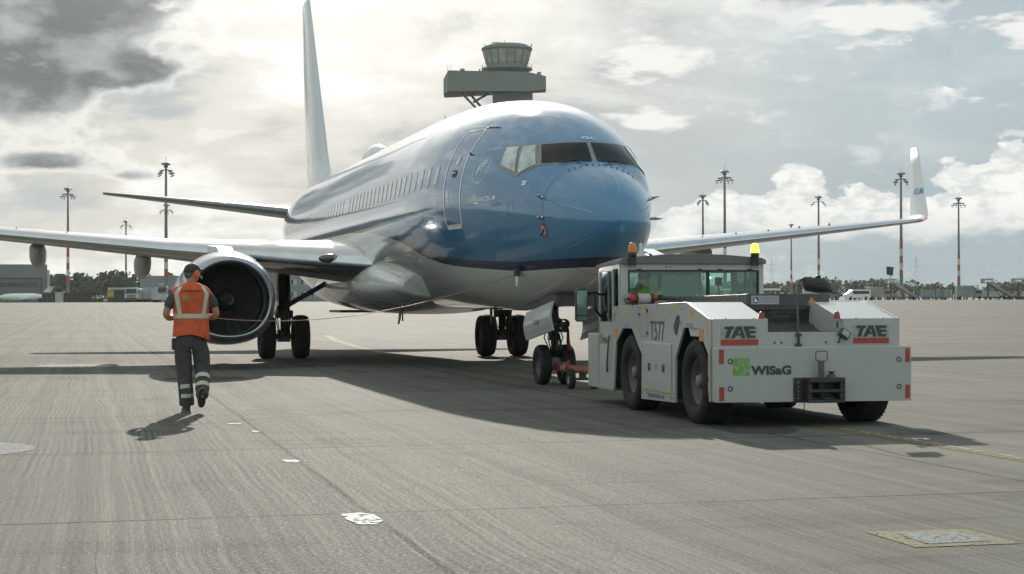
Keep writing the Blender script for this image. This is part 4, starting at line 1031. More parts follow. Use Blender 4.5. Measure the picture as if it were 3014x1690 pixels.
# work lamp on the right box, pointing down
M_ = Matrix.Translation((.458, -.62, 1.03)) @ Matrix.Rotation(radians(35), 4, 'Y') @ Matrix.Rotation(radians(-15), 4, 'X')
wlm = MB().box(-.062, -.03, -.045, .062, .035, .045, 0, M_).tube([(.40, -.58, 1.02), (.44, -.60, 1.03)], .014, 8).build('work_lamp', M_DARK, tug, bevel=.006)
MB().box(-.045, -.034, -.032, .045, -.029, .032, 0, M_).build('lamp_glass', mat('lamp_grey', (.33, .35, .34), .25), wlm)
MB().tube([(.42, -.60, 1.0), (.405, -.60, .95), (.39, -.595, .93)], .006, 6).build('cable', M_BLACK, wlm)
for x in (-.28, -.36, .25, .40): MB().ellip((x, UR-.014, .935), (.013, .006, .013), 10).build('bolt', M_DARK, rear)
for x in (-.33, -.395): 
    for z in (1.0, 1.025): MB().ellip((x, UR-.013, z), (.004, .003, .004), 6).build('rivet', M_DARK, rear)
# fire extinguisher clamped behind the cab
ext = thing('fire_extinguisher', 'red fire extinguisher lying in black clamps behind the tractor cab', 'extinguisher', tuple(tug.matrix_basis @ Vector((-.85, 2.95, 1.36))), radians(-2.0))
cyl = MB().lathe([(-.20, .0), (-.195, .04), (-.17, .062), (.15, .062), (.185, .045), (.20, .022)], 20, 'x', (0, 0, .085)).build('cylinder', mat('extinguisher_red', (.33, .012, .02), .35, var=.1, scale=9, coat=.4), ext)
MB().lathe([(-.07, .0636), (.09, .0636)], 20, 'x', (0, 0, .085)).build('paper_label', mat('paper_label', (.40, .36, .36), .6, var=.2, scale=22), cyl)
for x in (-.10, .12): MB().lathe([(-.018, .066), (.018, .066)], 20, 'x', (x, 0, .085)).box(x-.02, -.05, 0, x+.02, .05, .03).build('clamp', M_BLACK, ext)
MB().tube([(.20, 0, .085), (.26, 0, .085)], .02, 8).tube([(-.19, -.02, .085), (-.26, -.03, .07), (-.24, -.05, .02), (-.1, -.07, .02)], .012, 8).box(.21, -.02, .09, .27, .02, .13).build('valve', M_BLACK, ext)
# towing lug beside it
lug = MB().prism([(-.10, 0), (-.02, .17), (.02, .17), (.05, 0)], -.012, .012, 'xz').build('lug', M_TWHITE, tug); lug.location = (-1.02, 3.02, 1.34)
MB().tube([(-.97, 3.03, 1.35), (-.96, 3.03, 1.50)], .03, 10).ellip((-.96, 3.03, 1.52), (.035, .035, .03), 10).build('filler_cap', M_DARK, tug)
# tow bar between the tractor and the nose wheels
tb = thing('tow_bar', 'orange tow bar between tractor front and nose wheels', 'tow bar', (0.08, -.8, 0))
MB().tube([(-.02, 0.05, .31), (-.06, 3.85, .31)], .055, 16).build('tube', M_ORANGE, tb)
MB().tube([(-.06, 3.9, .31), (-.065, 4.25, .31)], .075, 16).box(-.13, 4.1, .25, .01, 4.55, .37).tube([(-.16, 4.3, .34), (.05, 4.3, .40)], .03, 10).build('tow_head', mat('tow_head_red', (.30, .05, .04), .5, var=.3, scale=12), tb)
for y in (3.95, 4.12): MB().lathe([(0, .079), (.05, .079)], 18, 'y', (-.062, y, .31)).build('band', M_LINEW, tb)
for x in (-.24, .16):
    wb = MB().lathe([(-.045, .08), (-.05, .13), (-.04, .158), (-.02, .165), (.02, .165), (.04, .158), (.05, .13), (.045, .08)], 32, 'x').build('wheel', M_TYRE, tb); wb.location = (x, 3.2, .162)
    MB().lathe([(-.04, .082), (-.02, .07), (-.03, .02), (-.04, .0)], 20, 'x').build('rim', M_STEEL, wb)
MB().tube([(-.24, 3.2, .16), (.16, 3.2, .16)], .02, 8).box(-.09, 3.15, .16, .01, 3.25, .28).build('wheel_axle', M_DARK, tb)
# ================================================================ GROUND
def dist(x, y): return (x+7.709)*.2411+(y+24.08)*.9705       # metres out across the apron
def gz(x, y):
    d = dist(x, y); t = max(0, min(1, (d-90)/195)); return 1.72*t
def concrete():
    m, nt, b = newmat('concrete')
    c = ocoord(); x, y, z = sep(c)
    sx, sy = 5.2, 5.2
    wob = noise(comb(x*.10, y*.40), 1.0, 1)*.26 + noise(comb(x*.4, y*1.3), 1.0, 1)*.022
    # brushed finish drawn along y, irregular and wavy, stronger in some bays
    st = noise(comb((x+wob)*9, y*.025), 1.0, 5, .85)
    grv = Ex.op('SINE', (x+wob)*(6.2832/.066)+noise(comb((x+wob)*3, y*.05), 1.0, 3)*14)*.5+.5; gmod = ss(noise(comb((x+wob)*2.2, y*.35, 4.0), 1.0, 5, .7), .42, .62)
    st2 = ss(noise(comb((x+wob)*2.4, y*.03), 1.0, 4, .75), .38, .62)
    fx = Ex.op('FLOOR', (x+5.9)/sx); fy = Ex.op('FLOOR', (y+12.87)/sy)
    wn = nt.nodes.new('ShaderNodeTexWhiteNoise'); wn.noise_dimensions = '2D'; nt.links.new(comb(fx, fy).s, wn.inputs['Vector']); slab = Ex(wn.outputs[0])
    leftness = ss(x, 1.0, -7.5)
    amp = leftness*.55+.22
    big = noise(c, .22, 5, .6); mid = noise(comb(x*.9, y*.9), 1.0, 6, .65); fine = noise(c, 38, 3, .7)
    tr = noise(comb(x*.30, y*3.2), 1.0, 4, .6)
    st = ss(st, .40, .62); fine = ss(fine, .36, .64)
    v = (st-.5)*amp*.50 + (grv-.5)*gmod*(leftness*.40+.07) + (st2-.5)*.26 + (big-.5)*.42 + (mid-.5)*.34 + (fine-.5)*.30 + (slab-.5)*.12 + (tr-.5)*.22 + 1.0
    def joint(cc, per, o, w0):
        f = Ex.op('FRACT', (cc+o)/per+.5)-.5; return 1-ss(Ex.op('ABSOLUTE', f)*per, w0*.35, w0)
    jwob = noise(c, 1.6, 3)*.03-.015
    jx = joint(x+jwob, sx, 5.9, .034); jy = joint(y+jwob, sy, 12.87, .036)
    brk = ss(noise(comb(x*.5, y*.5, 3.0), 1.0, 4), .40, .55)
    j = Ex.op('MAXIMUM', jx*(.60+.40*brk), jy*(.65+.35*brk))
    # saw-cut faint lines at the half bay
    j2 = Ex.op('MAXIMUM', joint(x+jwob, 1.3, .4, .016)*.16, joint(y, 2.6, 1.1, .016)*.10)
    j = Ex.op('MAXIMUM', j, j2)
    # oil and rubber patches
    oil = ss(noise(comb(x*.55, y*.35, 7.0), 1.0, 6, .7), .55, .68)*.30
    smear = ss(noise(comb(x*.25, y*1.1, 11.0), 1.0, 6, .7), .53, .64)*.20
    rust = ss(noise(comb(x*.7, y*1.3, 5.0), 1.0, 4, .6), .64, .74)*.30
    col = scalec((.138, .135, .118), v*(1-oil)*(1-smear))
    col = mixc(rust*.5, col, (.17, .115, .08))
    # pale grit specks, sun glint put into their white colour
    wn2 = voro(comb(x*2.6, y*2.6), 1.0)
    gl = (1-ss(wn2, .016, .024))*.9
    col = mixc(j*.95, col, (.035, .034, .03))
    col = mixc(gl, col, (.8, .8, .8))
    nt.links.new(col.s, b.inputs['Base Color'])
    nt.links.new((.86+(fine-.5)*.2+(mid-.5)*.1).s, b.inputs['Roughness']); b.inputs['Specular IOR Level'].default_value = .10
    bn = nt.nodes.new('ShaderNodeBump'); bn.inputs['Strength'].default_value = .55; bn.inputs['Distance'].default_value = .006
    nt.links.new((fine*.8+st*amp*1.2-j*1.2+mid*.3).s, bn.inputs['Height']); nt.links.new(bn.outputs[0], b.inputs['Normal'])
    return m
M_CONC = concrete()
def world_at(d, lat):   # d metres out, lat metres to the right of the viewing axis
    return (-7.709+d*.2411+lat*.9705, -24.08+d*.9705-lat*.2411)
mb = MB(); ds = [-60, 0, 20, 40, 60, 80, 90, 110, 150, 200, 250, 285, 302]; ls = [-400, -200, -100, -50, -20, 0, 20, 50, 100, 200, 400]
P_ = [(*world_at(d, l), 1.72*max(0, min(1, (d-90)/195))) for d in ds for l in ls]; nl = len(ls)
mb.add(P_, [(i*nl+j, i*nl+j+1, (i+1)*nl+j+1, (i+1)*nl+j) for i in range(len(ds)-1) for j in range(nl-1)])
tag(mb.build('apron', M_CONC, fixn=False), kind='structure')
mb = MB(); ds = [300, 400, 700, 1150]; ls = [-900, -300, 0, 300, 900]; nl = len(ls)
P_ = [(*world_at(d, l), 1.715) for d in ds for l in ls]
mb.add(P_, [(i*nl+j, i*nl+j+1, (i+1)*nl+j+1, (i+1)*nl+j) for i in range(len(ds)-1) for j in range(nl-1)])
M_GRASS = mat('grass', (.055, .075, .030), .9, var=.35, scale=.15)
tag(mb.build('grass_field', M_GRASS, fixn=False), kind='structure')
# painted markings, worn
def paint(name, col, wear=.5, rough=.85, scale=7.0):
    m = bpy.data.materials.new(name); m.use_nodes = True; nt = m.node_tree; Ex.nt = nt; b = nt.nodes['Principled BSDF']; o = nt.nodes['Material Output']
    n = noise(ocoord(), scale, 7, .7); b.inputs['Base Color'].default_value = (*col, 1); b.inputs['Roughness'].default_value = .85; b.inputs['Specular IOR Level'].default_value = .1
    t = nt.nodes.new('ShaderNodeBsdfTransparent'); mx = nt.nodes.new('ShaderNodeMixShader')
    nt.links.new(ss(n, wear-.06, wear+.06).s, mx.inputs[0]); nt.links.new(t.outputs[0], mx.inputs[1]); nt.links.new(b.outputs[0], mx.inputs[2]); nt.links.new(mx.outputs[0], o.inputs[0])
    return m
M_PY = paint('worn_yellow_paint', (.22, .19, .085), .46, scale=18); M_PW = paint('worn_white_paint', (.34, .34, .32), .45, scale=9)
M_PW2 = paint('chipped_paint_glint_white', (.80, .79, .80), .47, rough=.3, scale=13); M_PYL = paint('pale_yellow_paint', (.205, .196, .128), .42, scale=26); M_PG = paint('grey_blue_paint', (.22, .235, .24), .43, scale=26)  # chipped white is brightened to include sun glint on the paint
M_PT = paint('tar_patch', (.07, .075, .065), .45, scale=6)
def mark(name, poly, m, z=.004, lab=None):
    mb = MB(); tri = tessellate_polygon([[Vector((a, b, 0)) for a, b in poly]])
    mb.add([(a, b, gz(a, b)+z) for a, b in poly], [tuple(t) for t in tri])
    o = mb.build(name, m, fixn=False)
    for p in o.data.polygons:
        if p.normal.z < 0: p.flip()
    return tag(o, lab, None, kind='structure')
mark('guide_line', [(.14, -60), (.29, -60), (.30, 55), (.15, 55)], M_PY)
mark('guide_line_edge', [(.30, -30), (.34, -30), (.35, 10), (.31, 10)], paint('faint_white_edge', (.42, .42, .40), .50), .004)
mark('lead_in_line', [(.32, 23.5), (.45, 29), (1.1, 38.7), (2.2, 50), (2.5, 50), (1.4, 38.6), (.72, 29), (.55, 23.5)], M_PW)
for y in (29.3, 52.2, 71, 95): mark('stand_line', [(-60, y), (70, y+.6), (70, y+.85), (-60, y+.25)], M_PW)
mark('glint_paint_patch', [(-6.10, -12.90), (-5.96, -12.86), (-5.89, -12.98), (-5.88, -13.30), (-5.95, -13.48), (-6.06, -13.46), (-6.10, -13.2)], M_PW2, .005)  # paint patches, the sun glint on them drawn as flat whitish colour
mark('glint_paint_patch', [(-6.04, -8.86), (-5.92, -8.88), (-5.90, -9.05), (-5.93, -9.16), (-6.03, -9.10)], M_PW2, .005)
mark('glint_paint_patch', [(-5.86, -9.0), (-5.80, -9.0), (-5.80, -9.06), (-5.86, -9.06)], M_PW2, .005)
mark('glint_paint_patch', [(-6.15, -4.08), (-5.98, -4.10), (-6.0, -4.22), (-6.14, -4.2)], M_PW2, .005)
mark('glint_paint_patch', [(-5.98, -5.30), (-5.90, -5.32), (-5.91, -5.50), (-5.98, -5.46)], M_PW2, .005)
mark('glint_paint_patch', [(-8.6, 16.7), (-7.3, 16.4), (-7.1, 15.4), (-7.4, 14.4), (-8.5, 14.6), (-8.9, 15.6)], M_PW, .005)  # paint with its glint given as plain pale colour
mark('survey_mark', [(-3.17, -14.60), (-2.53, -14.64), (-2.52, -15.28), (-3.18, -15.27)], M_PYL, .004)
mark('survey_mark_centre', [(-3.03, -14.74), (-2.65, -14.76), (-2.63, -15.16), (-3.06, -15.18)], M_PG, .007)
def ring(name, cx_, cy_, ro, ri, m, z=.004, n=48):
    P_ = [];
    for k in range(n):
        a = 2*pi*k/n; P_ += [(cx_+ro*cos(a), cy_+ro*sin(a), z), (cx_+ri*cos(a), cy_+ri*sin(a), z)]
    return tag(MB().add(P_, [(2*k, (2*k+2) % (2*n), (2*k+3) % (2*n), 2*k+1) for k in range(n)]).build(name, m, fixn=False), kind='structure')
ring('painted_ring', -9.18, -6.95, .98, .60, M_PG)
ring('drain_ring', .445, -8.32, .10, .045, M_PW2, .006, 24); ring('drain_cover', .445, -8.32, .045, .001, M_DARK, .006, 24)
mark('repair_patch', [(-1.0, -6.0), (-.2, -6.1), (-.15, -6.7), (-.55, -7.3), (-1.05, -7.0)], M_PT, .004)
mark('repair_patch', [(-3.2, 14.3), (-2.4, 14.4), (-2.3, 13.8), (-3.1, 13.7)], M_PT, .004)
ring('painted_ring', -5.6, 8.2, .75, .001, paint('rubber_mark', (.08, .085, .08), .47), .004)

# ================================================================ PEOPLE
def skin(name, nodes, edges, mt, parent=None, sub=2, root=0):
    """continuous skinned body: nodes = [(x, y, z, rx, ry)]"""
    me = bpy.data.meshes.new(name); me.from_pydata([n[:3] for n in nodes], edges, []); me.materials.append(mt)
    o = bpy.data.objects.new(name, me); COL.objects.link(o)
    md = o.modifiers.new('skin', 'SKIN'); md.use_smooth_shade = True; md.branch_smoothing = .6
    for i, v in enumerate(me.skin_vertices[0].data):
        v.radius = (nodes[i][3], nodes[i][4] if len(nodes[i]) > 4 else nodes[i][3]); v.use_root = (i == root)
    sb = o.modifiers.new('sub', 'SUBSURF'); sb.levels = sb.render_levels = sub
    dg = bpy.context.evaluated_depsgraph_get(); m2 = bpy.data.meshes.new_from_object(o.evaluated_get(dg)); bpy.data.objects.remove(o)
    m2.name = name
    if not m2.materials: m2.materials.append(mt)
    for p in m2.polygons: p.use_smooth = True
    o = bpy.data.objects.new(name, m2); COL.objects.link(o)
    if parent is not None: o.parent = parent
    return o
class Sk:
    def __init__(s): s.n = []; s.e = []
    def chain(s, pts, start=None):
        prev = start
        for p in pts:
            s.n.append(p if len(p) == 5 else (*p, p[3])); i = len(s.n)-1
            if prev is not None: s.e.append((prev, i))
            prev = i
        return prev
def add_hand(sk, wrist_i, w, d, u, side, r=.0085):
    """palm and five curled digits; w wrist position, d pointing direction, u back-of-hand normal"""
    d = Vector(d).normalized(); u = Vector(u); u = (u-d*u.dot(d)).normalized(); l = d.cross(u)*side; w = Vector(w)
    pc = w+d*.05; pi_ = sk.chain([(*pc, .026, .020)], wrist_i)
    for k, (off, ln) in enumerate(((-.030, .060), (-.010, .072), (.010, .068), (.029, .052))):
        b = w+d*.088+l*off; q1 = b+d*ln*.45-u*.012; q2 = q1+d*ln*.15-u*ln*.38; q3 = q2-d*ln*.22-u*ln*.22
        sk.chain([(*b, r*1.05), (*q1, r), (*q2, r*.9), (*q3, r*.75)], pi_)
    t = w+d*.035-l*.030; t1 = t-l*.018+d*.030-u*.012; t2 = t1+d*.024+l*.008-u*.016
    sk.chain([(*t, r*1.3), (*t1, r*1.1), (*t2, r*.9)], pi_)
man = thing('person', 'person in an orange reflective vest and cap walking towards the jet with a long cord', 'person', (-6.42, -1.80, 0), radians(0))
# body core (skin showing at face, neck, forearms and hands)
sk = Sk()
sk.chain([(0, 0, .98, .13, .10), (0, .0, 1.12, .13, .10), (0, .01, 1.30, .15, .105), (.0, .015, 1.47, .15, .10), (.0, .01, 1.60, .075, .07), (.005, .012, 1.66, .062, .062), (.010, .025, 1.73, .075, .088), (.014, .035, 1.79, .080, .100), (.014, .035, 1.85, .070, .088)])
sh = 3
eR = sk.chain([(.20, .0, 1.53, .062), (.265, -.02, 1.42, .055), (.325, -.03, 1.25, .047), (.27, .10, 1.215, .044), (.16, .25, 1.235, .029)], sh)
add_hand(sk, eR, (.16, .25, 1.235), (-.55, .75, .1), (0, 0, 1), 1)
eL = sk.chain([(-.20, .0, 1.53, .062), (-.27, -.02, 1.42, .055), (-.325, -.03, 1.25, .047), (-.27, .10, 1.205, .044), (-.13, .26, 1.23, .029)], sh)
add_hand(sk, eL, (-.13, .26, 1.23), (.55, .75, .1), (0, 0, 1), -1)
sk.chain([(.10, 0, .90, .095), (.135, .03, .56, .062), (.135, -.22, .28, .045), (.105, -.28, .20, .036)], 0)
sk.chain([(-.10, 0, .90, .095), (-.085, .05, .54, .062), (-.055, -.01, .14, .042), (-.05, -.02, .09, .04)], 0)
body_o = skin('body', sk.n, sk.e, M_SKIN, man, 2)
# face, turned to the right: built in head coordinates (f = facing)
hc = Vector((.014, .035, 1.79)); hf = Vector((.80, .60, -.05)).normalized(); hl = Vector((0, 0, 1)).cross(hf).normalized(); hu = hf.cross(hl)
HM = Matrix((hf, hl, hu)).transposed().to_4x4(); HM.translation = hc
MB().ellip((0.006, 0, -.008), (.100, .078, .105), 20, 0, HM).ellip((.045, 0, -.070), (.052, .048, .045), 16, 0, HM).ellip((.020, 0, -.045), (.075, .066, .062), 16, 0, HM).add([(.100, 0, .010), (.090, .014, -.03), (.090, -.014, -.03), (.125, 0, -.028), (.095, 0, -.038)], [(0, 1, 3), (0, 3, 2), (1, 4, 3), (2, 3, 4)], 0, True, HM).ellip((-.005, .080, -.02), (.020, .010, .032), 10, 0, HM).ellip((-.005, -.080, -.02), (.020, .010, .032), 10, 0, HM).build('head', M_SKIN, man, fixn=False)
eye = MB()
for q in (-1, 1): eye.ellip((.088, q*.030, .006), (.010, .013, .008), 10, 0, HM)
eye.build('eyes', mat('eye_white', (.55, .5, .45), .3), man, fixn=False)
MB().ellip((.094, 0, -.058), (.012, .022, .006), 10, 0, HM).build('mouth', mat('lips', (.30, .11, .08), .5), man, fixn=False)
MB().ellip((-.018, 0, -.02), (.094, .081, .080), 18, 0, HM).build('hair', M_HAIR, man, fixn=False)
MB().ellip((0, 0, .035), (.112, .091, .085), 22, 0, HM).ellip((-.02, 0, .02), (.100, .088, .06), 20, 0, HM).add([(x_, y_, z_) for x_, y_, z_ in [(.085+.105*cos(radians(a)), .075*sin(radians(a)), .038-.010*cos(radians(a))) for a in range(-90, 91, 15)]+[(.085+.105*cos(radians(a)), .075*sin(radians(a)), .046-.010*cos(radians(a))) for a in range(-90, 91, 15)]],
    [tuple(range(13)), tuple(range(13, 26))[::-1]]+[(i, i+1, i+14, i+13) for i in range(12)], 0, False, HM).build('cap', M_CAP, man, fixn=False)
mf = MB().tube([HM @ Vector((-.0, .098*cos(radians(a)), -.0+.118*sin(radians(a)))) for a in range(0, 181, 15)], .007, 8).build('headset', M_BLACK, man)
for q in (-1, 1): MB().ellip((0, q*.098, -.018), (.040, .024, .052), 16, 0, HM).build('ear_muff', M_MUFF, mf)
MB().tube([HM @ Vector(p) for p in ((.02, -.115, -.03), (.07, -.11, -.055), (.120, -.05, -.060))], .004, 6).ellip(tuple(HM @ Vector((.125, -.045, -.060))), (.010, .010, .010), 8).build('microphone', M_LETTERW, mf)
# shirt sleeves and collar
sk = Sk(); c0_ = sk.chain([(0, .01, 1.30, .14, .10), (0, .012, 1.46, .15, .105), (0, .012, 1.57, .11, .085), (.0, .012, 1.635, .072, .070)])
for q in (-1, 1): sk.chain([(q*.20, 0, 1.535, .078), (q*.262, -.02, 1.42, .074), (q*.305, -.026, 1.315, .070)], 1)
skin('shirt', sk.n, sk.e, M_SHIRT, man, 2, 0)
# vest
def ellring(cx_, cy_, z, rx, ry, n=40, pw=.8, wr=0.0, ph=0):
    out = []
    for k in range(n):
        a = 2*pi*k/n; c, s_ = cos(a), sin(a); f = 1+wr*sin(7*a+ph)+wr*.7*sin(3*a+ph*2)
        out.append((cx_+rx*f*(abs(c)**pw)*(1 if c > 0 else -1), cy_+ry*f*(abs(s_)**pw)*(1 if s_ > 0 else -1), z))
    return out
VS = [(.975, .232, .165, .008, 1), (.985, .236, .168, .010, 2), (1.04, .230, .162, .014, 2.2), (1.10, .224, .155, .016, 2.9), (1.17, .222, .150, .010, 3.4), (1.215, .222, .150, .004, 3.6), (1.28, .228, .152, .008, 4), (1.36, .238, .156, .010, 4.5), (1.44, .250, .158, .006, 5), (1.51, .255, .152, .004, 5), (1.56, .235, .138, .0, 5), (1.595, .185, .118, 0, 5), (1.622, .125, .098, 0, 5), (1.642, .085, .082, 0, 5)]
VS = [(z+(.02 if i > 1 else 0), a, b, w_, p) for i, (z, a, b, w_, p) in enumerate(VS)]
vest = MB().loft([ellring(0, .01+.0, z-.0, a, b, 44, .82, w_, p) for z, a, b, w_, p in VS]).build('vest', M_ORVEST, man, fixn=False)
for p in vest.data.polygons: p.use_smooth = True
hv = vest.data
for v in hv.vertices:
    if v.co.z < 1.03: v.co.z += -.045*max(0, v.co.x/.23)+.02*cos(v.co.x*9)
def vring_at(z):
    for i in range(len(VS)-1):
        if VS[i][0] <= z <= VS[i+1][0]:
            f = (z-VS[i][0])/(VS[i+1][0]-VS[i][0]); return [VS[i][j]+(VS[i+1][j]-VS[i][j])*f for j in range(1, 5)]
    return list(VS[-1][1:])
def vest_pt(x, z, off, sgn=-1):
    a, b, w_, p_ = vring_at(z); t = max(-.98, min(.98, x/a)); c = abs(t)**(1/.82); s_ = sqrt(max(0, 1-c*c))
    return (x*(1+0), .01+sgn*(b+off+w_*b)*(s_**.82), z)
# belt band right round, and two braces over the shoulders
MB().loft([ellring(0, .01, z, vring_at(z)[0]+.006, vring_at(z)[1]+.006, 44, .82, .004, 3.6) for z in (1.205, 1.225, 1.245, 1.262)]).build('reflective_band', M_REFL, vest, fixn=False)
for q in (-1, 1):
    for sg in (-1, 1):
        L_ = []
        zs = [1.26+(1.615-1.26)*k/12 for k in range(13)]
        for k, z in enumerate(zs):
            xc = q*(.150+.038*min(1, k/8)-.05*max(0, k-9)/3)
            for xx in (xc-.025, xc-.008, xc+.008, xc+.025): L_.append(vest_pt(xx, z, .008, sg))
        MB().add(L_, [(4*i+j, 4*i+j+1, 4*i+5+j, 4*i+4+j) for i in range(12) for j in range(3)], 0, True).build('reflective_band', M_REFL, vest, fixn=False)
text_on('Loadmaster', lambda x, y: vest_pt(-.125+x, 1.545+y, .010), mat('vest_print', (.07, .022, .015), .7), vest, size=.033, bold=.001, sx=1.18)
emblem(vest, lambda x, y: vest_pt(-.110+x, 1.43+y, .010), .062)
text_on('WISaG', lambda x, y: vest_pt(-.035+x, 1.435+y, .010), mat('vest_print_faded', (.22, .10, .07), .7), vest, size=.030, sx=1.15)
# trousers, one continuous piece, with reflective bands and a pouch
sk = Sk(); t0 = sk.chain([(0, .0, 1.08, .225, .150), (0, -.005, .98, .235, .170)])
r1 = sk.chain([(.112, .0, .86, .138, .145), (.132, .02, .72, .122, .125), (.142, .035, .56, .104, .108), (.138, -.08, .44, .098, .10), (.130, -.18, .32, .094, .094), (.122, -.255, .225, .088, .088), (.120, -.27, .205, .086, .086)], t0)
l1 = sk.chain([(-.112, .0, .86, .138, .145), (-.102, .03, .72, .122, .125), (-.088, .05, .56, .106, .110), (-.077, .025, .40, .102, .105), (-.064, .0, .24, .100, .104), (-.057, -.01, .10, .098, .104), (-.056, -.012, .075, .096, .102)], t0)
tro = skin('trousers', sk.n, sk.e, M_TROUS, man, 2, 0)
def band(p0, p1, r_, n=24):
    return MB().tube([p0, p1], r_, n, cap=False).build('reflective_band', M_REFL, tro)
band((-.069, .011, .300), (-.073, .018, .350), .096); band((-.061, -.004, .185), (-.063, -.001, .232), .094)
band((.137, -.105, .412), (.139, -.065, .460), .094); band((.130, -.190, .308), (.133, -.150, .355), .090)
MB().box(-.245, -.05, .80, -.185, .04, .95).build('belt_pouch', M_BLACK, man, bevel=.012)
MB().loft([ellring(0, -.002, z, .178, .125, 36, .85) for z in (1.06, 1.10)]).build('belt', M_BLACK, man, fixn=False)
def shoe(M_):
    rr = [ellring(0, .09, 0.001, .045, .135, 28, .75), ellring(0, .09, .018, .050, .142, 28, .75), ellring(0, .09, .030, .047, .138, 28, .75), ellring(0, .08, .055, .046, .122, 28, .8), ellring(0, .04, .085, .044, .085, 28, .9), ellring(0, .02, .115, .047, .062, 28, 1), ellring(0, .02, .135, .047, .058, 28, 1)]
    s_ = MB(); s_.loft(rr, cap=True, M=M_); o = s_.build('shoe', M_SHOE, man)
    MB().loft([ellring(0, .09, .002, .0525, .1445, 28, .75), ellring(0, .09, .020, .0535, .1455, 28, .75)], cap=True, M=M_).build('sole', mat('sole_grey', (.14, .14, .13), .7), o)
shoe(Matrix.Translation((-.053, -.07, 0)) @ Matrix.Rotation(radians(8), 4, 'Z'))
shoe(Matrix.Translation((.118, -.315, .272)) @ Matrix.Rotation(radians(-62), 4, 'X') @ Matrix.Rotation(radians(-16), 4, 'Y'))
# headset cord from the person's hands up to the socket under the nose
A_ = Vector((-6.42+.10, -1.80+.34, 1.23)); B_ = Vector((sp.x-.03, sp.y-.0, sp.z-.06))
Q_ = []
for k in range(41):
    t = k/40; p = A_.lerp(B_, t); p.z -= 4*.34*t*(1-t)*(1.0-.30*t); Q_.append(p)
tag(MB().tube(Q_, .0055, 6).build('headset_cord', mat('cord_red', (.42, .22, .19), .5)), 'thin red cord sagging from the person in the orange vest to the airliner nose', 'cord')
# driver in the cab
drv = thing('person', 'person in a yellow-green jacket and dark cap sitting inside the tow tractor cab', 'person', tuple(tug.matrix_basis @ Vector((-.66, 3.45, 1.12))), radians(-2))
sk = Sk(); d0 = sk.chain([(0, .10, .10, .15, .11), (0, .05, .28, .15, .11), (0, .05, .42, .14, .10), (0, .06, .49, .06, .058), (0, .07, .54, .07, .08), (0, .075, .60, .075, .09), (0, .075, .65, .06, .075)])
for q in (-1, 1):
    e_ = sk.chain([(q*.19, .06, .42, .055), (q*.25, .10, .24, .045), (q*.20, .34, .22, .03)], 2); add_hand(sk, e_, (q*.20, .34, .22), (-q*.2, 1, .1), (0, 0, 1), q)
    sk.chain([(q*.10, .16, .07, .085), (q*.12, .48, .06, .06), (q*.12, .55, -.02, .05)], 0)
skin('body', sk.n, sk.e, M_SKIN, drv, 2)
sk = Sk(); sk.chain([(0, .08, .06, .17, .13), (0, .05, .26, .17, .13), (0, .05, .40, .16, .12), (0, .06, .48, .085, .08)])
for q in (-1, 1): sk.chain([(q*.19, .06, .425, .075), (q*.25, .10, .25, .062), (q*.21, .28, .23, .05)], 2)
skin('jacket', sk.n, sk.e, M_HIVIS, drv, 2)
MB().ellip((0, .08, .625), (.088, .108, .075), 18).add([(x_, y_, .62) for x_, y_ in ((-.06, .17), (.06, .17), (.05, .26), (-.05, .26))], [(0, 1, 2, 3)]).build('cap', M_CAP, drv, fixn=False)
MB().ellip((0, .165, .575), (.025, .025, .05), 10).build('face', M_SKIN, drv)

# ================================================================ BACKGROUND
def put(name, label, cat, x, y, group=None, rz=0): return thing(name, label, cat, (x, y, gz(x, y)), rz, group)
M_MAST = mat('mast_grey', (.13, .14, .14), .5, var=.1); M_MRED = mat('mast_red', (.36, .07, .05), .5, var=.1); M_MWH = mat('mast_white', (.50, .51, .50), .5, var=.08)
def mast_proto():
    t = thing('light_mast', '', 'light mast', (0, 0, 0))
    R = lambda z: .42-.22*z/28
    def seg(a, b): return MB().lathe([(a, R(a)+.012), (b, R(b)+.012)], 14, 'z')
    MB().lathe([(0, .9), (.5, .9), (.55, R(0)), (5, R(5)), (12.6, R(12.6)), (27.2, R(27.2)), (27.25, .01)], 14, 'z').build('pole', M_MAST, t)
    zz = 5.0
    for k, (l, c) in enumerate(((1.6, M_MRED), (1.4, M_MWH), (1.6, M_MRED), (1.5, M_MWH), (1.5, M_MRED))):
        seg(zz, zz+l).build('red_band' if c is M_MRED else 'white_band', c, t); zz += l
    hd_ = MB().lathe([(26.6, .30), (26.7, .42), (27.2, .45), (27.3, .2), (27.3, .01)], 14, 'z').tube([(0, 0, 27.2), (0, 0, 28.9)], .04, 6)
    for k in range(6):
        a = pi/3*k+.3; hd_.box(-.22, -.16, -.14, .22, .16, .16, 0, Matrix.Translation((.72*cos(a), .72*sin(a), 27.35)) @ Matrix.Rotation(a, 4, 'Z') @ Matrix.Rotation(.5, 4, 'Y'))
        hd_.tube([(0, 0, 27.0), (.72*cos(a), .72*sin(a), 27.3)], .04, 5)
    hd_.build('lamp_head', M_MAST, t)
    ar = MB()
    for k in range(4):
        a = pi/2*k+.5
        for r_, z in ((1.25, 25.6), (1.75, 25.1)):
            ar.tube([(0, 0, 26.3), (r_*cos(a), r_*sin(a), z+.45)], .045, 5); ar.box(-.28, -.20, -.12, .28, .20, .10, 0, Matrix.Translation((r_*cos(a), r_*sin(a), z+.35)) @ Matrix.Rotation(a, 4, 'Z'))
            ar.lathe([(-.55, .30), (-.42, .22), (-.3, .05)], 8, 'z', (r_*cos(a), r_*sin(a), z+.35))
    ar.build('lamp_arms', M_MAST, t)
    return t
mp = mast_proto()
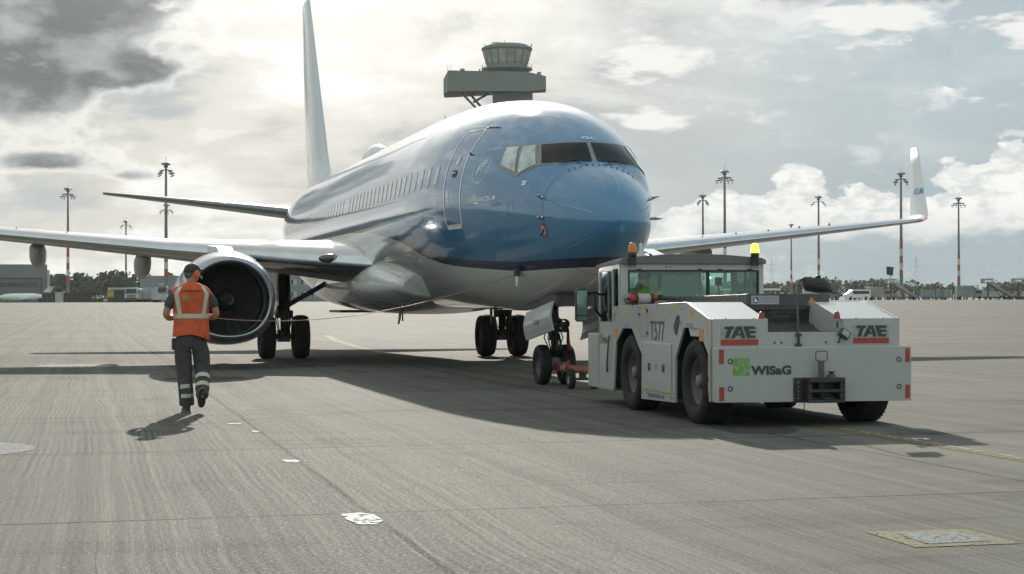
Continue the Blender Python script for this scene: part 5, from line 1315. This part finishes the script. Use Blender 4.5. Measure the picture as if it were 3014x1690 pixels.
ML = [(-12.3, 398.5, 'light mast nearest the left edge, behind the wing near the grey hangar'), (7.3, 319.4, 'tallest light mast left of the airliner tail'), (13.7, 463.1, 'distant light mast almost hidden behind the tallest left mast'),
      (4.7, 560.1, 'short distant light mast between the two taller left masts'), (147.2, 393.9, 'light mast nearest to the airliner nose on the right'), (123.0, 315.4, 'tallest light mast, rising behind the tractor roof'),
      (179.2, 393.1, 'light mast above the tractor rear mirror'), (236.2, 543.9, 'shortest distant light mast on the right, crossing the left wing'), (162.4, 312.8, 'light mast directly beside the winglet of the left wing'), (218.5, 390.6, 'rightmost light mast, right of the winglet')]
for i, (x, y, lb) in enumerate(ML):
    o = mp if i == 0 else copy_tree(mp)
    o.location = (x, y, gz(x, y)); o.rotation_euler = (0, 0, i*.37); tag(o, lb, 'light mast', 'tall apron light masts with red and white bands')

# control tower
M_TW = mat('tower_concrete', (.17, .19, .175), .75, var=.05, scale=.2); M_TWG = mat('tower_glass', (.36, .37, .33), .35, var=.3, scale=.15, coat=.6)
tw = thing('control_tower', 'grey control tower with glazed cab on a wide box, rising behind the airliner', 'tower', (98, 418, 1.2), radians(-14))
MB().box(-1.0, -4, 0, 9.6, 5, 55.8).build('shaft', M_TW, tw)
bx = MB().add([(-14.2, 2, 56.0), (-12.6, -7, 55.9), (8.2, -8, 55.6), (13.2, -1, 57.0), (13.2, 6, 57.0), (-14.2, 9, 56.0), (-14.2, 2, 60.1), (-12.6, -7, 61.3), (8.2, -8, 60.7), (13.2, -1, 60.5), (13.2, 6, 60.5), (-14.2, 9, 60.1)],
    [(0, 5, 4, 3, 2, 1), (6, 7, 8, 9, 10, 11)]+[(i, (i+1) % 6, (i+1) % 6+6, i+6) for i in range(6)]).build('office_block', M_TW, tw)
MB().box(-9.6, -3, 61.3, -8.4, -1, 62.3).box(-4.6, -3, 61, -4.2, -2.4, 62.2).box(10.8, -1, 60.5, 11.9, 1, 61.6).build('roof_unit', M_TW, bx)
for p, q in (((-9.2, 0, 56.1), (-2.8, 0, 49.3)), ((-7.0, 3, 56.1), (-1.2, 2, 49.3)), ((-2.0, 0, 56.1), (-6.2, 0, 53.7))): MB().tube([p, q], .32, 8).build('strut', M_TW, tw)
cab_ = (2.8, 0)
MB().lathe([(60.2, 4.0), (61.2, 4.6), (61.9, 6.0), (62.2, 6.75), (62.6, 6.8), (62.6, .1)], 40, 'z', (2.8, 0, 0)).build('gallery', M_TW, tw)
gl_ = MB().lathe([(62.2, 5.2), (63.4, 5.25), (67.2, 6.35)], 16, 'z', (2.8, 0, 0), smooth=False).build('cab_glazing', M_TWG, tw)
mm = MB()
for k in range(16):
    a = 2*pi*k/16; mm.tube([(2.8+5.28*cos(a), 5.28*sin(a), 63.3), (2.8+6.40*cos(a), 6.40*sin(a), 67.4)], .20, 5)
mm.lathe([(62.4, 5.35), (63.9, 5.50), (63.9, 5.3)], 32, 'z', (2.8, 0, 0)).build('mullions', M_TW, gl_)
MB().lathe([(67.2, 6.4), (67.7, 6.85), (68.0, 6.8), (68.8, 5.6), (69.1, 4.0), (69.2, .1)], 32, 'z', (2.8, 0, 0)).build('cab_roof', M_TW, tw)
rl = MB().lathe([(63.55, 6.72), (63.62, 6.72)], 40, 'z', (2.8, 0, 0))
for k in range(24): a = 2*pi*k/24; rl.tube([(2.8+6.7*cos(a), 6.7*sin(a), 62.5), (2.8+6.7*cos(a), 6.7*sin(a), 63.6)], .035, 4)
rl.build('railing', M_TW, tw)
an = MB().tube([(2.2, 0, 69), (2.2, 0, 70.1)], .12, 6).tube([(-1.2, 0, 69.6), (.2, 0, 69.7), (1.4, 0, 69.6)], .12, 6).tube([(-.8, 0, 68.9), (-.8, 0, 69.7)], .1, 6).tube([(.9, 0, 69.0), (.9, 0, 69.7)], .1, 6)
for x in (-3.2, 9.2): an.tube([(x, 0, 68), (x+.2, 0, 69.2)], .14, 6)
for x in (-12.8, -12.0): an.tube([(x, -5, 61), (x, -5, 63)], .04, 4)
an.build('aerials', M_TW, tw)

# buildings on the left
M_HG = mat('hangar_grey', (.165, .185, .19), .6, var=.05, scale=.1); M_HG2 = mat('hangar_door', (.13, .155, .155), .6, var=.05, scale=.1); M_HG3 = mat('trim_white', (.42, .44, .43), .6)
hg = thing('hangar', 'large grey aircraft hangar with lettering above its door at the left edge', 'hangar', (-26, 413.2, 1.7), radians(3))
MB().box(-45, 0, 0, 8.6, 20, 9.6).build('walls', M_HG, hg, bevel=.05)
MB().box(-44, -.35, .3, 7.0, -.02, 6.0).build('hangar_door', M_HG2, hg)
MB().box(-44, -.6, 5.95, 7.3, 0, 6.3).box(7.0, -.6, 0, 7.35, 0, 5.95).build('door_frame', M_DARK, hg)
MB().box(8.62, -.3, 0, 9.2, 1.5, 8.2).build('corner_strip', M_HG3, hg)
text_on('BOMBARDIER', lambda x, y: (-2.6+x, -.40, 4.0+y), mat('hangar_letter', (.045, .058, .06), .6), hg, size=1.05, bold=.06, sx=.98)
for x in (-30, -20, -10): MB().box(x, -.4, .3, x+.12, -.34, 5.9).build('door_joint', M_DARK, hg)
jt = thing('parked_jet', 'small white business jet parked before the grey hangar on the left', 'jet', (-21.6, 372, 1.7), radians(-14))
MB().lathe([(-7, .02), (-6.3, .5), (-5, .85), (-3, 1.0), (3, 1.0), (5.5, .6), (7.5, .15)], 16, 'x', (0, 0, 1.7)).build('fuselage', M_AWHITE, jt)
MB().add([(4.6, -.08, 2.2), (7.2, -.08, 2.4), (8.6, -.08, 4.6), (7.0, -.08, 4.6), (4.6, .08, 2.2), (7.2, .08, 2.4), (8.6, .08, 4.6), (7.0, .08, 4.6)], [(0, 1, 2, 3), (4, 7, 6, 5), (0, 4, 5, 1), (1, 5, 6, 2), (2, 6, 7, 3), (3, 7, 4, 0)]).box(7.0, -2.2, 4.5, 8.6, 2.2, 4.62).build('tail', M_AWHITE, jt)
MB().box(-1, -6, 1.05, 1.6, 6, 1.2).build('wings', M_AWHITE, jt)
for x in (-4.5, .6): MB().box(x-.15, -.15, 0, x+.15, .15, 1.0).build('landing_gear', M_DARK, jt)
jt.scale = (.8, .8, .8)
g2 = thing('warehouse', 'plain grey flat roofed hall behind the engine, left', 'building', (4.2, 385.1, 1.7), radians(-14))
MB().box(0, 0, 0, 16, 8, 6.2).build('walls', mat('hall_grey', (.21, .235, .25), .6, var=.05, scale=.2), g2)
MB().box(-.05, -.1, 6.2, 16.1, 8, 6.35).build('roof_edge', M_HG3, g2)
g3 = thing('shed', 'long low dark open shed with parked vehicles in front, left of the engine', 'shed', (-2.5, 345.5, 1.7), radians(-14))
MB().box(0, 0, 0, 14, 5, 2.6).build('walls', mat('shed_dark', (.030, .036, .038), .7), g3)
MB().box(-.3, -.5, 2.6, 14.3, 5.2, 2.85).build('roof', M_HG, g3)
g4 = thing('office_building', 'pale grey building with rows of windows seen between engine and main gear', 'building', (30, 400.8, 1.7), radians(-14))
MB().box(0, 0, 0, 24, 12, 7.4).build('walls', mat('office_wall', (.20, .225, .235), .6, var=.05, scale=.3), g4)
for r_ in range(2):
    for k in range(9):
        wx = 1.2+k*2.5; wn_ = MB().box(wx, -.06, 1.3+r_*3.0, wx+1.5, .02, 2.7+r_*3.0).build('window', M_HG3, g4); MB().box(wx+.12, -.09, 1.4+r_*3.0, wx+.7, -.05, 2.6+r_*3.0).build('pane', mat('office_pane', (.035, .045, .05), .15), wn_)
MB().prism([(-.3, 7.4), (24.3, 7.4), (24.3, 7.9), (12, 8.9), (-.3, 7.9)], -.3, 12.3, 'xz').build('roof', M_HG, g4)
g5 = thing('low_building', 'long low building with white roof edge under the trees, left', 'building', (-2, 470, 1.7), radians(-14))
MB().box(0, 0, 0, 34, 10, 4.2).build('walls', mat('low_wall', (.10, .125, .125), .7, var=.2, scale=.4), g5); MB().box(-.2, -.2, 3.6, 34.2, 10, 4.4).build('roof_edge', M_HG3, g5)
for k in range(5): MB().box(4+k*6, -.08, 1.6, 8+k*6, 0, 2.8).build('window', M_HG3, g5)
# shelters and fence at the left apron edge
fn = thing('fence', 'dark mesh fence with posts along the grass at the left apron edge', 'fence', (-16.3, 318.1, 1.7), radians(-14))
f_ = MB()
for k in range(15): f_.box(k*.95, -.04, 0, k*.95+.10, .04, 2.1)
f_.build('posts', M_DARK, fn)
MB().box(0, -.02, .2, 13.3, .02, .26).box(0, -.02, 1.0, 13.3, .02, 1.05).box(0, -.02, 1.95, 13.3, .02, 2.02).build('rails', M_DARK, fn)
MB().box(.1, -.01, .25, 2.6, .01, 1.95).box(3.9, -.01, .25, 9.6, .01, 1.95).build('screen', mat('fence_screen', (.035, .042, .04), .8), fn)
cbx = thing('switch_cabinet', 'grey electrical cabinet at the foot of the left fence', 'cabinet', (-13.0, 315, 1.7), radians(-14))
MB().box(-.7, -.4, 0, .7, .4, 2.0).build('housing', M_HG3, cbx, bevel=.03); MB().box(-.78, -.46, 2.0, .78, .46, 2.12).build('lid', M_HG, cbx)
hd2 = tag(MB().box(-17, 322, 1.72, 4, 323, 2.6).build('hedge', mat('hedge_green', (.035, .055, .022), .9, var=.4, scale=2)), 'low green hedge strip behind the left fence', 'hedge')
sg = thing('taxi_sign', 'yellow taxiway sign on a post with red cones, far left apron edge', 'sign', (-3.9, 282.1, 1.7), radians(-14))
MB().box(-.5, -.05, 1.0, .6, .05, 2.0).build('board', mat('sign_yellow', (.42, .32, .04), .5), sg); MB().box(-.45, -.04, 0, -.35, .04, 1.0).box(.45, -.04, 0, .55, .04, 1.0).build('posts', M_DARK, sg)
for k, x in enumerate((-4.9, -4.55)):
    cn = thing('traffic_cone', 'red and white cone by the yellow sign, '+('left one' if k == 0 else 'right one'), 'cone', (x, 280.5, gz(x, 280.5)), 0, 'cones by the yellow sign')
    MB().lathe([(0, .25), (.05, .25), (.05, .17), (.75, .04), (.75, 0)], 12, 'z').build('cone_body', M_RED, cn); MB().lathe([(.35, .125), (.5, .10)], 12, 'z').build('white_band', M_LETTERW, cn)
# service vehicles on the left
M_VW = mat('vehicle_white', (.46, .48, .48), .4, var=.06, coat=.3); M_VG = mat('vehicle_glass', (.02, .025, .028), .08)
def wheels(t, pts, r_=.45):
    for (x, y) in pts:
        MB().lathe([(-.14, r_*.6), (-.15, r_*.92), (-.08, r_), (.08, r_), (.15, r_*.92), (.14, r_*.6), (0, .02)], 16, 'x', (x, y, r_)).build('wheel', M_TYRE, t)
tk = put('truck', 'white front-facing truck parked under the dark shed, left of the engine', 'truck', -.3, 283.2, rz=radians(-8))
MB().box(-1.15, 0, .5, 1.15, 1.9, 1.5).prism([(-1.15, 1.5), (1.15, 1.5), (.95, 2.55), (-.95, 2.55)], .1, 1.9, 'xz').box(-1.2, 2.0, .6, 1.2, 7, 2.4).build('body', M_VW, tk, bevel=.05)
MB().prism([(-1.0, 1.55), (1.0, 1.55), (.86, 2.35), (-.86, 2.35)], .06, .11, 'xz').build('windscreen', M_VG, tk); MB().box(-1.0, -.06, .55, 1.0, .0, .85).build('bumper', M_DARK, tk); MB().box(-.7, -.04, 1.0, .7, 0, 1.25).build('grille', M_DARK, tk)
for q in (-1, 1): MB().box(q*.95-.12, -.05, 1.0, q*.95+.12, .0, 1.15).build('headlight', M_LETTERW, tk); MB().box(q*1.35-.1, .1, 1.5, q*1.35+.1, .2, 2.2).build('wing_mirror', M_BLACK, tk)
wheels(tk, [(-1.0, .9), (1.0, .9), (-1.0, 5.6), (1.0, 5.6)])
ct = put('cargo_container', 'pale grey box container on wheels beside the parked truck', 'container', 3.0, 287, rz=radians(-12))
MB().box(-1.2, 0, .5, 1.2, 4, 2.6).build('box', mat('container_grey', (.36, .39, .40), .5, var=.08), ct, bevel=.03); MB().box(-.02, -.03, .6, .02, 0, 2.5).box(-1.1, -.03, .55, 1.1, 0, .62).build('door_seam', M_DARK, ct); wheels(ct, [(-.9, .6), (.9, .6), (-.9, 3.3), (.9, 3.3)], .28)
tr = put('loading_vehicle', 'grey loader vehicle with raised cabin next to the engine', 'loader', 4.3, 268, rz=radians(-12))
MB().box(-1.5, 0, .5, .9, 4, 1.1).prism([(-1.5, .4), (.9, .4), (.9, 1.4), (-.9, 1.4)], -.2, .1, 'xz').build('chassis', M_HG3, tr, bevel=.04)
MB().box(-.7, .4, 1.1, .7, 2.2, 2.6).lathe([(-.5, .5), (.5, .5)], 14, 'x', (.0, .4, 2.6)).build('cabin', mat('loader_grey', (.20, .22, .22), .5, var=.2, scale=2), tr, bevel=.05); MB().box(-.6, .36, 1.7, .6, .41, 2.4).build('windscreen', M_VG, tr)
wheels(tr, [(-1.1, .8), (.9, .8), (-1.1, 3.3), (.9, 3.3)], .4)
# passenger stairs and equipment on the right
M_ST = mat('stairs_grey', (.30, .31, .28), .6, var=.15, scale=2)
def stairs(x, y, lb, flip=1, rz=0):
    t = put('passenger_stairs', lb, 'stairs', x, y, 'mobile passenger stairs parked along the right apron edge', rz)
    M_ = Matrix.Scale(flip, 4, (1, 0, 0))
    MB().prism([(4.2, .5), (4.9, .5), (-1.2, 4.3), (-2.0, 4.3), (-2.0, 3.9)], -.8, .8, 'xz', M=M_).build('flight', M_ST, t)
    MB().box(-3.4, -.9, 3.9, -1.2, .9, 4.05, M=M_).box(-3.4, -.9, 4.05, -3.3, .9, 5.0, M=M_).box(-3.4, -.92, 4.6, -1.2, -.88, 5.0, M=M_).build('platform', M_ST, t)
    MB().tube([M_ @ Vector((4.6, -.85, 1.5)), M_ @ Vector((-1.4, -.85, 5.2))], .06, 6).tube([M_ @ Vector((4.6, .85, 1.5)), M_ @ Vector((-1.4, .85, 5.2))], .06, 6).build('handrail', M_MAST, t)
    MB().box(-2.6, -.9, .4, 4.4, .9, .75, M=M_).box(-2.2, -.1, .75, -1.9, .1, 4.0, M=M_).tube([M_ @ Vector((1.5, 0, .7)), M_ @ Vector((-1.6, 0, 3.9))], .08, 6).build('chassis', M_DARK, t)
    wheels(t, [(-2.0*flip, -.9), (-2.0*flip, .9), (3.2*flip, -.9), (3.2*flip, .9)], .38)
    t.scale = (.74, .74, .74)
    return t
stairs(130.6, 250.7, 'mobile stairs beside the tall mast, right of the tractor mirror', 1)
stairs(147.0, 246.6, 'left of the two mobile stairs near the right edge', 1)
stairs(151.2, 243.6, 'right of the two mobile stairs near the right edge', 1)
fl = put('floodlight', 'dark square floodlight on a thin post, right of the tractor mirror', 'floodlight', 129.3, 251.5)
MB().tube([(0, 0, 0), (0, 0, 4.3)], .07, 8).build('post', M_MAST, fl); MB().prism([(-.55, 4.5), (.35, 4.3), (.55, 5.8), (-.6, 5.9)], -.35, .35, 'xz').build('lamp_head', M_BLACK, fl, bevel=.05)
fl2 = copy_tree(fl); fl2.location = (153.2, 246, gz(153.2, 246)); tag(fl2, 'dark floodlight cut off by the right picture edge', 'floodlight')
R2 = random.Random(11)
cols = [(.30, .32, .31), (.38, .39, .37), (.22, .25, .25), (.33, .30, .27), (.16, .19, .20), (.42, .43, .42)]
nm = ['pale', 'white', 'dark grey', 'beige', 'slate', 'bright']
k = -1
ordw = ['first', 'second', 'third', 'fourth', 'fifth', 'sixth', 'seventh', 'eighth', 'ninth', 'tenth', 'eleventh', 'twelfth', 'thirteenth', 'fourteenth', 'fifteenth', 'sixteenth', 'seventeenth', 'eighteenth', 'nineteenth', 'twentieth', 'twenty-first', 'twenty-second', 'twenty-third']
ordw = [q+' from the tractor' for q in ordw]
lat = 49.0
while lat < 103:
    k += 1
    wd = R2.uniform(2.2, 6.0); h_ = R2.uniform(1.5, 2.6); ci = R2.randrange(6)
    dd_ = 318+R2.uniform(-8, 10); x, y = world_at(dd_, lat)
    kind_ = R2.choice(['baggage_container', 'service_truck', 'baggage_cart'])
    pos = 'number' 
    where = 'left part of the right-hand row' if lat < 66 else ('middle of the right-hand row' if lat < 84 else 'right end of the right-hand row')
    t = put(kind_, '%s %s, %s in the row of parked equipment' % (nm[ci], kind_.replace('_', ' '), ordw[k]), kind_.split('_')[1], x, y, 'parked ground equipment along the right apron edge', radians(-14+R2.uniform(-6, 6)))
    mt_ = mat('equipment_%s' % nm[ci].replace(' ', '_'), cols[ci], .5, var=.15, scale=.8)
    if kind_ == 'service_truck':
        MB().box(0, 0, .5, wd*.68, 2.2, h_+.3).box(wd*.70, .1, .5, wd, 2.1, 1.9).build('body', mt_, t, bevel=.05); MB().box(wd*.74, .06, 1.2, wd*.98, .11, 1.75).build('side_glass', M_VG, t); wheels(t, [(.5, .2), (wd-.5, .2)], .4)
    elif kind_ == 'baggage_container':
        MB().prism([(0, .6), (wd-.5, .6), (wd, 1.1), (wd, h_), (0, h_)], 0, 1.6, 'xz').build('box', mt_, t, bevel=.03); MB().box(.05, -.04, .35, wd-.05, 1.6, .55).build('base', M_DARK, t); MB().box(wd*.45, -.03, .75, wd*.48, 0, h_-.1).build('seam', M_DARK, t)
    else:
        c_ = MB()
        for q in range(max(2, int(wd/1.5))): c_.box(q*1.5, 0, .45, q*1.5+1.2, 1.4, .6).box(q*1.5, .0, .6, q*1.5+.08, 1.4, h_*.75).box(q*1.5+1.12, .0, .6, q*1.5+1.2, 1.4, h_*.75)
        c_.box(0, .6, .4, wd, .7, .5).build('cart_frames', M_ST, t); wheels(t, [(.4, .1), (wd-.4, .1)], .25)
        MB().box(.2, .3, .6, 1.0, 1.2, h_*.6).build('load', mt_, t)
    lat += wd*R2.uniform(.75, 1.15)
for (x, y, lb) in ((131.5, 272, 'yellow taxiway board left of the tall mast beside the winglet'), (149.0, 268.0, 'yellow taxiway board right of the tall mast beside the winglet')):
    t = put('taxi_sign', lb, 'sign', x, y, 'yellow boards among the parked equipment', radians(-14))
    MB().box(-.6, -.06, 1.0, .6, .06, 2.0).build('board', mat('sign_yellow', (.42, .32, .04), .5), t); MB().box(-.5, -.04, 0, -.42, .04, 1.0).box(.42, -.04, 0, .5, .04, 1.0).build('posts', M_DARK, t)
vn = put('van', 'white van with bright roof just right of the tractor, far across the apron', 'van', 126, 262.5, rz=radians(-10))
MB().prism([(0, .4), (4.6, .4), (4.6, 1.9), (1.2, 1.9), (.3, 1.2), (0, 1.1)], 0, 1.8, 'xz').build('body', M_LETTERW, vn, bevel=.06); MB().box(1.3, -.03, 1.15, 4.3, .0, 1.7).build('side_glass', M_VG, vn); wheels(vn, [(.9, .1), (3.7, .1)], .36)
# far jet seen through the cab glass
fj = put('parked_jet', 'distant white jet seen through the tractor cab glass', 'jet', 100, 262, rz=radians(70))
MB().lathe([(-12, .02), (-11, .9), (-9, 1.6), (8, 1.6), (14, .4)], 16, 'x', (0, 0, 2.6)).build('fuselage', M_AWHITE, fj); MB().prism([(9, 4), (12, 4), (14.5, 8), (12.5, 8)], -.12, .12, 'xz').box(12, -4, 7.8, 14.5, 4, 8).build('tail', M_AWHITE, fj); MB().box(-2, -12, 1.8, 2, 12, 2.1).build('wings', M_AWHITE, fj); wheels(fj, [(-8, 0), (1, -2), (1, 2)], .5)
# pylons far off
for i, (lt, hh) in enumerate(((104*1.9, 33), (150*2.05, 36), (170*2, 34), (-110, 30))):
    x, y = world_at(1300, lt*1.0 if lt > 0 else lt); t = thing('power_pylon', ['thin lattice pylon above the trees behind the tractor mirror', 'thin lattice pylon above the trees near the right masts', 'faint lattice pylon above the trees, farthest right', 'faint pylon above the trees at far left'][i], 'pylon', (x, y, 1.7), 0, 'lattice pylons on the horizon')
    p_ = MB()
    for q in (-1, 1): p_.tube([(q*2.2, 0, 0), (0, 0, hh)], .10, 4)
    for z in (hh*.72, hh*.86): p_.tube([(-4.5, 0, z), (4.5, 0, z)], .09, 4)
    p_.build('lattice', M_MAST, t)

# woods along the horizon: leaf clumps
M_LEAF = mat('leaves', (.050, .075, .038), .85, var=.45, scale=.12); M_LEAF.use_backface_culling = False
def wood(name, label, d0, d1, l0, l1, n, hmin, hmax, rs, cov=170):
    rg = random.Random(rs); mb = MB()
    for i in range(n):
        d = rg.uniform(d0, d1); l = l0+(l1-l0)*(i+rg.random())/n; x, y = world_at(d, l); z0 = 1.7
        g = .5+.5*sin(l*.045+rs)*sin(l*.021+1.3*rs); h = hmin+(hmax-hmin)*(.25+.75*g)*rg.uniform(.8, 1.05); rw = h*rg.uniform(.33, .5)
        mb.tube([(x, y, z0), (x, y, z0+h*.5)], [.35, .18], 5)
        lumps = [(rg.uniform(-.6, .6)*rw, rg.uniform(-.6, .6)*rw, h*rg.uniform(.35, .82), rw*rg.uniform(.35, .6)) for _ in range(7)]
        V, F = [], []
        for k in range(cov):
            lx, ly, lz, lr = lumps[rg.randrange(7)]
            a = rg.uniform(0, 2*pi); e = math.asin(rg.uniform(-.7, 1)); rr_ = lr*rg.uniform(.75, 1.08)
            px, py, pz = x+lx+rr_*cos(a)*cos(e), y+ly+rr_*sin(a)*cos(e), z0+max(.4, lz+rr_*sin(e)*1.0)
            s_ = h*rg.uniform(.05, .10); u = Vector((rg.uniform(-1, 1), rg.uniform(-1, 1), rg.uniform(-1, 1))).normalized(); w_ = u.orthogonal().normalized()
            o = len(V); V += [tuple(Vector((px, py, pz))+u*s_), tuple(Vector((px, py, pz))+w_*s_), tuple(Vector((px, py, pz))-u*s_), tuple(Vector((px, py, pz))-w_*s_)]; F.append((o, o+1, o+2, o+3))
        mb.add(V, F)
    return tag(mb.build(name, M_LEAF, fixn=False), label, 'woodland', kind='stuff')
wood('far_woodland', 'dark green belt of trees along the horizon on the right', 640, 760, 40, 640, 480, 5.5, 10.5, 3, 110)
wood('left_woodland', 'green belt of trees behind the low buildings on the left', 500, 560, -330, 30, 230, 6.0, 10.5, 5, 130)
wood('back_woodland', 'distant low wood filling the horizon', 900, 1000, -800, 900, 520, 7, 12, 9, 80)

# ================================================================ HAZE
mb = MB(); mb.box(-1500, -150, -1.0, 1700, 1750, 78)
hz = mb.build('haze', bpy.data.materials.new('haze_air'), fixn=True); hm = hz.data.materials[0]; hm.use_nodes = True; nt = hm.node_tree; nt.nodes.clear()
ho = nt.nodes.new('ShaderNodeOutputMaterial'); pv = nt.nodes.new('ShaderNodeVolumePrincipled'); pv.inputs['Color'].default_value = (.93, .96, 1.0, 1); pv.inputs['Density'].default_value = .00006; pv.inputs['Anisotropy'].default_value = .4
nt.links.new(pv.outputs[0], ho.inputs['Volume']); hz['kind'] = 'stuff'

for mn in ('grey_trousers', 'orange_cloth', 'grey_shirt', 'yellow_green_cloth'):
    for nd in MATS[mn].node_tree.nodes:
        if nd.type == 'BUMP': nd.inputs['Distance'].default_value = .05; nd.inputs['Strength'].default_value = .9
